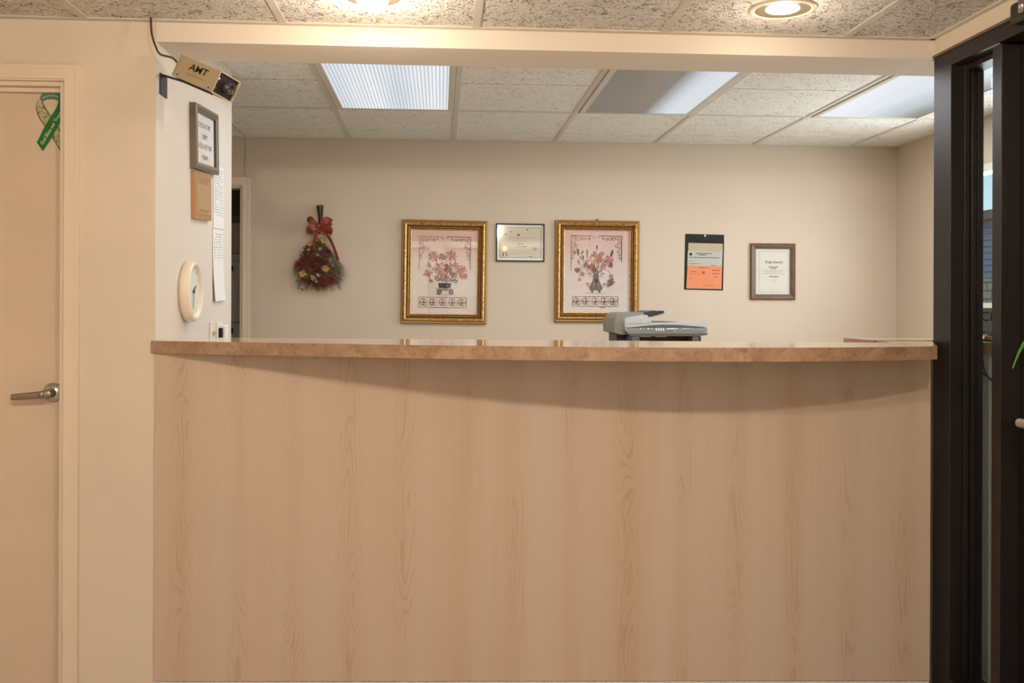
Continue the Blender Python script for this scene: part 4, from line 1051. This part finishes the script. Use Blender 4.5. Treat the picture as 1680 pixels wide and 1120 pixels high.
# dark recessed band and controls
PR('control_recess', [(320, 374), (600, 346), (850, 334), (1100, 336), (1300, 352), (1520, 374)], -0.0055, 0.006, M_PD, 0)
cp = PR('control_panel', [(330, 380), (1560, 378), (1580, 400), (1576, 438), (250, 438), (240, 410)], -0.003, 0.01, mat('panel_grey', (0.24, 0.26, 0.26), .4), 0.002)
for i, (xa, xb, ya, yb, m_) in enumerate([(445, 475, 385, 410, 0), (500, 520, 385, 405, 0), (570, 600, 385, 408, 1), (625, 655, 385, 408, 0), (710, 735, 385, 432, 1), (750, 775, 385, 432, 1), (790, 812, 385, 432, 1), (828, 850, 388, 432, 1), (1150, 1175, 385, 405, 1), (1195, 1220, 385, 405, 1), (1240, 1262, 385, 405, 1), (1282, 1302, 385, 403, 0), (1320, 1340, 385, 403, 0), (900, 940, 408, 420, 0), (960, 1000, 408, 420, 0), (1010, 1045, 428, 437, 1)]):
    mb = MB(); sl = 12; mb.prism([G2(xa, ya), G2(xb, ya), G2(xb + sl, yb), G2(xa + sl, yb)], -0.006, -0.003, 'y'); mb.build('button', M_PG if not m_ else mat('pale_button', (0.70, 0.71, 0.68), .35), cp)
mb = MB(); mb.prism([G2(890, 388), G2(1080, 385), G2(1075, 401), G2(900, 402)], -0.006, -.003, 'y'); mb.build('display', mat('display_pale', (0.80, 0.80, 0.75), .2), cp)
PR('feed_guide', [(560, 126), (725, 94), (735, 108), (865, 96), (884, 130), (640, 196), (600, 160)], 0.02, DEP - .06, M_PK, 0.003)
PR('feed_tray', [(625, 196), (700, 176), (850, 140), (1125, 118), (1135, 130), (1120, 140), (900, 152), (760, 178), (640, 216)], 0.03, DEP - .05, M_PG, 0.002)
PR('tray_gap', [(645, 276), (1100, 280), (900, 288), (645, 288)], -0.0045, 0.02, M_PK, 0)
c = G2(470, 248); mb = MB(); mb.disc((c[0], -.0068, c[1]), 38 / 10.18 * k, mi=0); mb.disc((c[0], -.0072, c[1]), 26 / 10.18 * k, mi=1)
mb.disc((c[0], -.0076, c[1]), 15 / 10.18 * k, mi=0); mb.build('badge', [mat('badge_silver', (0.75, 0.75, 0.73), .3), mat('badge_dark', (0.14, 0.15, 0.17), .4)], t)
# supports and paper bay below
def PB(name, xa, xb, ya, y0, y1, m):
    a = G2(xa, ya); b = G2(xb, ya); return bx(a[0], b[0], y0, y1, 0, a[1]).build(name, m, t, bevel=.002)
PB('support_column', 330, 450, 528, 0.0, 0.08, M_PD); PB('support_column', 1335, 1435, 528, 0.0, 0.08, M_PD)
PB('support_column', 1437, 1480, 524, 0.0, 0.3, M_PK); PB('rear_housing', 160, 1440, 500, 0.16, DEP, mat('bay_brown', (0.06, 0.035, 0.025), .5))
PB('support_column', 285, 330, 524, 0.0, 0.3, M_PK)
mb = MB(); a, b = G2(505, 530), G2(700, 546); mb.box(a[0], b[0], 0.08, 0.15, b[1], a[1]); a, b = G2(780, 530), G2(965, 546); mb.box(a[0], b[0], 0.08, 0.15, b[1], a[1])
mb.build('paper_slot', mat('badge_silver'), t)

# ================================================================== STORE ROOM CABINET seen through the doorway
fz = at(388, 421, YB + 0.35).z; fx = at(402, 500, YB + 0.35).x
t = thing('file_cabinet', 'grey metal file cabinet in the dark doorway behind the counter', 'cabinet', (fx - 0.23, YB + 0.35, 0))
MF = mat('file_cabinet_grey', (0.42, 0.39, 0.36), 0.45)
bx(-0.23, 0.23, 0, 0.6, 0, fz).build('body', MF, t, bevel=.004)
MB().box(-0.235, 0.235, -0.012, 0.6, fz, fz + 0.012).build('top_edge', mat('pale_metal', (0.5, 0.47, 0.42), .4), t)
for i in range(4):
    z0 = 0.04 + i * (fz - 0.06) / 4; d = bx(-0.215, 0.215, -0.018, 0, z0, z0 + (fz - 0.06) / 4 - 0.012).build('drawer', MF, t, bevel=.003)
    zz = z0 + (fz - 0.06) / 4 - .07; MB().box(0.10, 0.16, -0.03, -0.018, zz, zz + .03).build('handle', M_BLACK, d)
bx_ = thing('storage_box', 'brown grey storage box on top of the file cabinet', 'box', (fx - 0.23, YB + 0.38, fz + 0.012))
bx(-0.2, 0.2, 0, 0.5, 0, 0.22).build('box_body', mat('box_grey_brown', (0.42, 0.34, 0.28), .8), bx_, bevel=.003)
bx(-0.205, 0.205, -0.006, 0.506, 0.2, 0.25).build('box_lid', mat('box_lid_grey', (0.13, 0.11, 0.09), .8), bx_, bevel=.003)

# ================================================================== PIER: frames, clock, notices, switches
def pier_place(corners):
    P = [atX(x, y, XP + 0.012) for x, y in corners]; tl, tr, br, bl = P
    w_ = ((tr - tl).length + (br - bl).length) / 2; h_ = ((tl - bl).length + (tr - br).length) / 2
    ang = (math.atan2(tr.z - tl.z, tr.y - tl.y) + math.atan2(br.z - bl.z, br.y - bl.y)) / 2
    c = (tl + tr + br + bl) / 4
    up = Vector((0, -math.sin(ang), math.cos(ang)))
    q = c - up * h_ / 2; q.x = XP + 0.003
    return q, w_, h_, ang
def pier_thing(name, label, cat, corners):
    q, w_, h_, ang = pier_place(corners)
    t = thing(name, label, cat, q)
    t.rotation_mode = 'QUATERNION'
    m = Matrix.Rotation(PI / 2, 3, 'Z') @ Matrix.Rotation(-ang, 3, 'Y')
    t.rotation_quaternion = m.to_quaternion()
    return t, w_, h_

t, w_, h_ = pier_thing('framed_notice', 'dark framed check-in times notice on the pier wall below the camera', 'notice', [(316, 168), (354, 190), (352, 286), (315, 275.5)])
fw = 0.026
MB().moulding(w_ - 2 * fw, h_ - 2 * fw, [(0, 0.012), (0, 0.018), (0.008, 0.022), (0.014, 0.026), (fw, 0.022), (fw, 0)], mis=[1, 0, 0, 0, 0], cz=h_ / 2).build('frame', [mat('bronze_frame', (0.16, 0.115, 0.07), .4), mat('black_lip', (0.03, .03, .03), .4)], t)
mb = MB(); W = w_ / 2 - fw; mb.box(-W - .01, W + .01, -0.010, 0, fw - .01, h_ - fw + .01, 0)
kk = (h_ - 2 * fw)
for s_, zf, sz in (('CHECK IN TIME', .78, .027), ('3:00PM', .56, .027), ('CHECK OUT TIME', .36, .027), ('11:00AM', .14, .027)):
    mb.text(s_, sz, 0, fw + kk * zf, -0.0106, 1, 'CENTER', 0.0)
mb.build('notice_sheet', [M_PAPER, M_INK2], t)
MB().poly([(-W, fw), (W, fw), (W, h_ - fw), (-W, h_ - fw)], -0.013).build('glass', M_GLASS, t)

t, w_, h_ = pier_thing('wooden_plaque', 'light brown wooden plaque under the framed notice', 'plaque', [(318, 280.5), (345, 290), (344, 362), (317, 358.5)])
MB().prism([(-w_ / 2, 0), (w_ / 2, 0), (w_ / 2, h_), (-w_ / 2, h_)], -0.014, 0, 'y').build('board', mat('plaque_wood', (0.42, 0.225, 0.10), 0.45), t, bevel=.005)
mb = MB(); mb.box(-w_ / 2 + .022, w_ / 2 - .022, -0.0155, -0.013, .02, h_ - .02, 0)
for i, zf in enumerate((.86, .82, .78, .2, .16)): mb.box(-w_ * .3, w_ * .3, -0.016, -0.0154, h_ * zf, h_ * zf + .003, 1)
mb.build('engraved_plate', [mat('plaque_plate', (0.46, 0.30, 0.15), 0.35), mat('engraving', (0.28, 0.16, 0.08), .6)], t)

# clock
ccx = atX(318, 478, XP + 0.03); R_ = 0.108
t = thing('wall_clock', 'round cream plastic wall clock on the pier above the counter', 'clock', (XP + 0.003, ccx.y, ccx.z - R_))
cc = (0, 0, R_)
MB().lathe([(R_ * .92, 0), (R_ * .99, 0.006), (R_, 0.02), (R_ * .96, 0.033), (R_ * .9, 0.038), (R_ * .84, 0.035), (R_ * .80, 0.024)], cc, 'x', 56).build('case', mat('cream_clock_plastic', (0.80, 0.72, 0.57), .35), t)
mb = MB(); mb.lathe([(R_ * .81, 0.024), (0.0005, 0.024)], cc, 'x', 56, 0, False)
for i in range(12):
    a_ = i * PI / 6; r1 = R_ * .70; c = Vector((0.0246, r1 * math.sin(a_), R_ + r1 * math.cos(a_)))
    d = Vector((0, math.sin(a_), math.cos(a_))); e_ = Vector((0, math.cos(a_), -math.sin(a_))); mb.obox(c, (0.0002, 0, 0), d * .005, e_ * .0010, 1)
mb.build('dial', [mat('dial_ivory', (0.72, 0.72, 0.66), .5), mat('faded_ink')], t)
def hand(nm, a_, l, wd, xx):
    d = Vector((0, math.sin(a_), math.cos(a_))); e_ = Vector((0, math.cos(a_), -math.sin(a_))); mb = MB(); mb.obox(Vector((xx, 0, R_)) + d * l * .4, (0.0005, 0, 0), d * l * .6, e_ * wd); return mb.build(nm, mat('hand_grey', (0.12, 0.11, 0.1), .4), t)
hand('hour_hand', 1.05, .040, .0035, .027); hand('minute_hand', PI + .12, .062, .002, .0285)
MB().lathe([(0.006, .0285), (.006, .031), (.0005, .031)], cc, 'x', 16).build('hand_hub', mat('hand_grey'), t)

def sheet(corners, label, seed, curl=0.0):
    t, w_, h_ = pier_thing('paper_notice', label, 'paper', corners)
    mb = MB(); n = 8
    vs = []
    for i in range(n + 1):
        f = i / n; yy = -0.0015 - 0.010 * curl * (1 - f) ** 3
        vs += [(-w_ / 2, yy, h_ * f), (w_ / 2, yy, h_ * f)]
    mb.add(vs, [(2 * i, 2 * i + 1, 2 * i + 3, 2 * i + 2) for i in range(n)], 0)
    rnd = random.Random(seed); z = h_ - .02
    while z > .05:
        x = -w_ / 2 + .015
        while x < w_ / 2 - .02:
            l = rnd.uniform(.008, .03); x2 = min(x + l, w_ / 2 - .012)
            if rnd.random() < .85: mb.box(x, x2, -0.0022, -0.0018, z, z + .004, 1)
            x = x2 + .005
        z -= .0105
    mb.build('sheet', [M_PAPER, mat('pale_ink', (0.52, 0.52, 0.52), .7)], t)
sheet([(353, 268), (370, 277), (370, 376), (353, 374)], 'upper printed white list on the pier wall beside the doorway', 1)
sheet([(352.5, 376), (370, 378), (368.5, 492), (352, 494)], 'lower printed white list on the pier wall, bottom edge curling', 2, 1.0)

for i, (xa, lab) in enumerate(((347, 'left cream switch plate on the pier wall low beside the counter'), (357.5, 'right cream switch plate on the pier wall low beside the counter'))):
    t, w_, h_ = pier_thing('switch_plate', lab, 'switch', [(xa, 527.5), (xa + 8.5, 527.5), (xa + 8.5, 555), (xa, 555)])
    t['group'] = 'switch plates on the pier'
    MB().box(-w_ / 2, w_ / 2, -0.006, 0, 0, h_).build('plate', mat('switch_cream', (0.74, 0.70, 0.61), .4), t, bevel=.003)
    MB().box(-.012, .012, -0.014, -.006, h_ * .2, h_ * .42).build('toggle', mat('toggle_ochre', (0.45, 0.38, 0.2), .5), t, bevel=.002)
pp = atX(371, 552, XP + 0.05)
wt = thing('plug_adapter', 'small white plug adapter by the pier at the counter back edge', 'plug', (XP + .004, atX(367, 550, XP + .02).y, ZT - .03))
bx(0, .03, -.03, .03, 0, .062).build('adapter_body', mat('adapter_white', (0.85, .83, .80), .35), wt, bevel=.006)
bx(0.004, .02, -.042, -.031, 0.0, .05).build('adapter_black_side', M_BLACK, wt, bevel=.003)  # black block at the near end of the white adapter

# ================================================================== SECURITY CAMERA on the pier corner
Lc = Vector((0.8266, -0.3898, 0.406)).normalized(); Wc = Vector((0.3723, -0.1622, -0.9138)); Wc = (Wc - Lc * Wc.dot(Lc)).normalized(); Hc = Lc.cross(Wc).normalized()
def c2w(v): return RT * v.x + UP * v.y - FWD * v.z
Lw, Ww, Hw = c2w(Lc), c2w(Wc), c2w(Hc)
if Hw.z < 0: Hw = -Hw
ctr = Vector((0, 0, EYE)) + c2w(Vector((-0.9439, 0.6992, -3.02)))
LL, WW, HH = 0.17, 0.095, 0.07
t = thing('security_camera', 'beige box security camera with round lens on a dark wall bracket', 'camera', ctr - Hw * HH / 2)
off = ctr - t.location
M_BEI = mat('beige_enamel', (0.50, 0.40, 0.25), .45)
mb = MB(); wt_ = 0.003
# open-fronted shell
mb.obox(off - Lw * .004 - Ww * (WW / 2 - wt_ / 2), Lw * (LL / 2 + .004), Ww * wt_ / 2, Hw * HH / 2)
mb.obox(off - Lw * .004 + Ww * (WW / 2 - wt_ / 2), Lw * (LL / 2 + .004), Ww * wt_ / 2, Hw * HH / 2)
mb.obox(off - Lw * .004 + Hw * (HH / 2 - wt_ / 2), Lw * (LL / 2 + .004), Ww * (WW / 2 - wt_), Hw * wt_ / 2)
mb.obox(off - Lw * .004 - Hw * (HH / 2 - wt_ / 2), Lw * (LL / 2 + .004), Ww * (WW / 2 - wt_), Hw * wt_ / 2)
mb.obox(off - Lw * (LL / 2), Lw * .002, Ww * WW / 2, Hw * HH / 2)
sh = mb.build('housing', M_BEI, t, bevel=.0008)
mb = MB(); mb.obox(off + Lw * (LL / 2 - .010), Lw * .002, Ww * (WW / 2 - wt_), Hw * (HH / 2 - wt_)); mb.build('faceplate', M_BLACK, t)
def cyl(mb, c, ax, prof, mi=0, n=28):
    ax = ax.normalized(); u = ax.orthogonal().normalized(); v = ax.cross(u); vs = []
    for r, h in prof:
        for k_ in range(n): a_ = 2 * PI * k_ / n; vs.append(c + ax * h + (u * math.cos(a_) + v * math.sin(a_)) * r)
    mb.add(vs, [(i * n + k_, i * n + (k_ + 1) % n, (i + 1) * n + (k_ + 1) % n, (i + 1) * n + k_) for i in range(len(prof) - 1) for k_ in range(n)], mi, True)
mb = MB(); lc = off + Lw * (LL / 2 - .009) + Ww * WW * .10
cyl(mb, lc, Lw, [(0.018, 0), (0.018, .012), (0.0165, .0125), (0.0165, .022), (0.014, .0225), (0.012, .014), (0.010, .012), (0.0005, .0115)])
mb.build('lens', mat('lens_dark_metal', (0.06, 0.05, 0.045), .35, .4), t)
mb = MB(); cyl(mb, off + Lw * (LL / 2 - .008) - Ww * WW * .38 + Hw * HH * .18, Lw, [(0.0032, 0), (0.0032, .003), (0.0003, .0035)], 0, 12); mb.build('indicator', M_WHITE, t)
mb = MB(); cyl(mb, off + Lw * (LL / 2 - .008) - Ww * WW * .36 - Hw * HH * .25, Lw, [(0.0025, 0), (0.0025, .002), (0.0003, .0025)], 0, 12); mb.build('indicator', mat('red_indicator', (0.45, 0.05, 0.03), .4), t)
# lettering on the side facing the room
near = off - Ww * (WW / 2 + .0005)
def face(x, z): return near + Lw * x + Hw * z
mb = MB(); mb.text('AMT', 0.030, 0, 0, 0, 0, 'CENTER', 0.0005, xf=lambda x, z: face(x * 1.25, z + .010), shear=.12)
for i in range(3):
    pass
mb.build('logo', M_BLACK, sh)
mb = MB()
for i in range(9): mb.obox(face(-.034 + i * .0082, -.012), Lw * .0032, Ww * .0001, Hw * .0009)
mb.build('small_print', mat('brown_print', (0.22, 0.15, 0.08), .7), sh)
for x_ in (-.070, .066):
    mb = MB(); cyl(mb, face(x_, -HH / 2 + .009), -Ww, [(0.0024, 0), (0.0024, .0015), (0.0003, .002)], 0, 10); mb.build('screw', M_BLACK, sh)
# bracket: plate on the pier side wall and arm under the box
bp0 = atX(262, 119, XP + 0.004); bp1 = atX(273, 162, XP + 0.004); O = t.location
mb = MB(); y0, y1 = bp0.y, bp1.y
mb.box(XP + .003 - O.x, XP + .007 - O.x, y0 - O.y, y1 - O.y, bp1.z - O.z - .0, bp0.z - O.z)
a0 = Vector((XP + .005, (y0 + y1) / 2, bp0.z)) - O; a1 = off - Hw * (HH / 2 + .003) + Lw * LL * .32 - Ww * WW * .2; am = off - Hw * (HH / 2 + .003) - Lw * LL * .45 - Ww * WW * .2
for P_, Q_ in ((a0, am), (am, a1)):
    d = (Q_ - P_); mb.obox((P_ + Q_) / 2, d / 2, Ww * .012, Hw * .002)
mb.build('bracket', mat('bracket_dark', (0.035, 0.032, 0.03), .7), t, bevel=.0005)
# cable from the ceiling
rear = off - Lw * (LL / 2 + .005) - Ww * WW * .2 - Hw * HH * .1 + O
mb = MB(); pts = [at(247.5, 31, 3.11), at(247.8, 45, 3.105), at(250, 60, 3.10), at(255, 75, 3.09), at(263, 89, 3.09), rear + Vector((-.025, -.005, .035)), rear]
sm = []
for i in range(len(pts) - 1):
    p0, p1, p2, p3 = pts[max(0, i - 1)], pts[i], pts[i + 1], pts[min(len(pts) - 1, i + 2)]
    for k_ in range(5):
        u = k_ / 5; sm.append(0.5 * ((2 * p1) + (p2 - p0) * u + (2 * p0 - 5 * p1 + 4 * p2 - p3) * u * u + (3 * p1 - p0 - 3 * p2 + p3) * u ** 3))
sm.append(pts[-1]); sm[0].z = ZL
mb.tube(sm, 0.0032, 10)
tag(mb.build('cable', mat('dark_brown_cable', (0.06, 0.035, 0.02), .5)), 'dark cable curving from the ceiling to the security camera', 'cable')

# ================================================================== RIBBON MAGNET on the door
YD = YF + 0.0445
rb0 = at(84, 250, YD)
t = thing('ribbon_magnet', 'green and camouflage awareness ribbon magnet on the left door', 'magnet', (rb0.x, YD, rb0.z))
def V(x, y, d=0.0):   # crop (40,140) scale 9.3375
    q = at(40 + x / 9.3375, 140 + y / 9.3375, YD); return (q.x - rb0.x, -0.001 - d, q.z - rb0.z)
def slab(mb, pts, d0, d1, mi):
    n = len(pts); vs = [V(x, y, d0) for x, y in pts] + [V(x, y, d1) for x, y in pts]
    mb.add(vs, [tuple(range(n, 2 * n))], mi); mb.add(vs, [(i, i + n, (i + 1) % n + n, (i + 1) % n) for i in range(n)], mi)
M_CAM = mat('camo_print', (0.42, 0.40, 0.22), .5)
_v = coords(M_CAM); _n = noise(M_CAM, _v, 90, 3, .6, .5)
setc(M_CAM, ramp(M_CAM, _n, [(0.38, (0.12, 0.12, 0.06)), (0.45, (0.33, 0.33, 0.16)), (0.55, (0.48, 0.42, 0.20)), (0.62, (0.50, 0.50, 0.42))]))
M_GRN = mat('green_ribbon', (0.005, 0.16, 0.02), .4); M_GRN2 = mat('dull_green_ribbon', (0.10, 0.20, 0.13), .5); M_OLV = mat('olive_edge', (0.07, 0.06, 0.02), .5)
mb = MB()
outl = [(262, 165), (215, 225), (183, 300), (183, 370), (205, 450), (240, 520), (322, 640), (430, 800), (500, 915), (548, 1005), (625, 905), (600, 780), (520, 640), (415, 480), (340, 370), (290, 265), (272, 200)]
L_ = [(262, 165), (215, 225), (183, 300), (183, 370), (205, 450), (240, 520), (322, 635), (425, 795), (500, 920), (548, 1005)]
R2 = [(285, 180), (275, 215), (285, 265), (310, 320), (340, 370), (375, 425), (415, 480), (520, 640), (580, 735), (640, 860)]
def strip2(mb, A, B, d0, d1, mi):
    n = len(A)
    for i in range(n - 1): slab(mb, [A[i], A[i + 1], B[i + 1], B[i]], d0, d1, mi)
strip2(mb, L_, R2, 0, .0008, 1)
ins = lambda A, B, f: [(a[0] + (b[0] - a[0]) * f, a[1] + (b[1] - a[1]) * f) for a, b in zip(A, B)]
strip2(mb, ins(L_, R2, .09), ins(L_, R2, .91), .0008, .0011, 0)
mb.build('camouflage_strand', [M_CAM, M_OLV], t)
mb = MB()
Lo = [(240, 200), (262, 150), (300, 112), (340, 103), (440, 100), (520, 105), (560, 130)]; Li = [(280, 262), (300, 238), (340, 220), (390, 212), (440, 212), (490, 222), (530, 245)]
strip2(mb, Lo, Li, .0006, .0013, 0)
for a_, b_ in (((280, 190), (330, 165)), ((345, 158), (400, 150)), ((415, 150), (460, 155)), ((475, 160), (520, 175))): slab(mb, [a_, b_, (b_[0], b_[1] + 18), (a_[0], a_[1] + 18)], .0013, .0015, 1)
mb.build('ribbon_loop', [M_GRN2, mat('pale_green_print', (0.35, 0.45, 0.35), .5)], t)
mb = MB()
Ao = [(545, 115), (535, 180), (530, 250), (500, 340), (415, 475), (320, 625), (258, 750), (197, 875)]
Bo = [(560, 125), (605, 200), (618, 300), (618, 440), (530, 610), (430, 790), (360, 900), (290, 1010)]
strip2(mb, Ao, Bo, .0013, .0021, 0)
def tx(x, z):
    # along the green strand, from lower left to upper right
    a0 = (272, 900); a1 = (585, 345); L__ = math.hypot(a1[0] - a0[0], a1[1] - a0[1]); ux, uy = (a1[0] - a0[0]) / L__, (a1[1] - a0[1]) / L__
    return V(a0[0] + ux * x - (-uy) * -z * 1.0, a0[1] + uy * x + ux * -z * -1.0 * -1.0, .0024)
def tx(x, z):
    a0 = (268, 905); a1 = (600, 350); L__ = math.hypot(a1[0] - a0[0], a1[1] - a0[1]); ux, uy = (a1[0] - a0[0]) / L__, (a1[1] - a0[1]) / L__
    # perpendicular pointing to the upper left of the strand
    px_, py_ = uy, -ux
    return V(a0[0] + ux * x + px_ * z, a0[1] + uy * x + py_ * z, .0024)
mb.text('God Bless our Troops', 78, 0, 0, 0, 1, 'LEFT', 0.5, xf=tx, shear=.1, sx=0.84)
mb.build('green_strand', [M_GRN, mat('cream_lettering', (0.70, 0.68, 0.40), .5)], t)

# ================================================================== POTTED PLANT at the right edge
pp = Vector((1.42, 2.25, 0))
t = thing('potted_plant', 'potted plant at the right edge, one green leaf tip in view', 'plant', pp)
MB().lathe([(0.0005, 0.0), (0.10, 0.0), (0.13, .28), (0.135, .30), (0.12, .30), (0.118, .26), (0.0005, .26)], n=32).build('pot', mat('brown_pot', (0.12, 0.06, 0.035), .5), t)
MB().lathe([(0.0005, 0.262), (0.117, .262)], n=24).build('soil', mat('soil', (0.03, .02, .015), .95), t)
M_LEAF = mat('strap_leaf', (0.10, 0.30, 0.035), .4)
tip = at(1661, 604, 2.25) - pp; mid = at(1692, 556, 2.25) - pp
rnd = random.Random(2)
def leaf(p0, p1, p2, wd):
    mb = MB(); n = 16; vs = []
    for k_ in range(n + 1):
        u = k_ / n; p = Vector(p0) * (1 - u) ** 2 + Vector(p1) * 2 * u * (1 - u) + Vector(p2) * u * u
        d = (Vector(p1) - Vector(p0)) * (1 - u) + (Vector(p2) - Vector(p1)) * u; sd = d.cross(Vector((0, 0.8, 0.6))).normalized() * wd * min(1, 5 * (1 - u) + .12) * (0.5 + .5 * min(1, u * 3)); nn = d.cross(sd).normalized()
        vs += [p - sd, p + nn * wd * .28, p + sd]
    mb.add(vs, [(3 * k_ + j, 3 * k_ + j + 1, 3 * k_ + j + 4, 3 * k_ + j + 3) for k_ in range(n) for j in (0, 1)], 0, True)
    return mb.build('leaf', M_LEAF, t)
leaf((0.02, 0, .26), tuple(tip + Vector((0.13, 0, 0.34))), tuple(tip), 0.0095)
for i in range(9):
    a_ = -1.3 + i * .24 + rnd.uniform(-.06, .06) ; r = rnd.uniform(.06, .13); leaf((0.02, -.01, .26), (0.05 + r * .3 * math.cos(a_), -.05 + r * .3 * math.sin(a_), .8 + rnd.uniform(0, .2)), (0.04 + r * math.cos(a_), -.12 + r * math.sin(a_), .62 + rnd.uniform(0, .35)), .012)

bpy.context.view_layer.update()
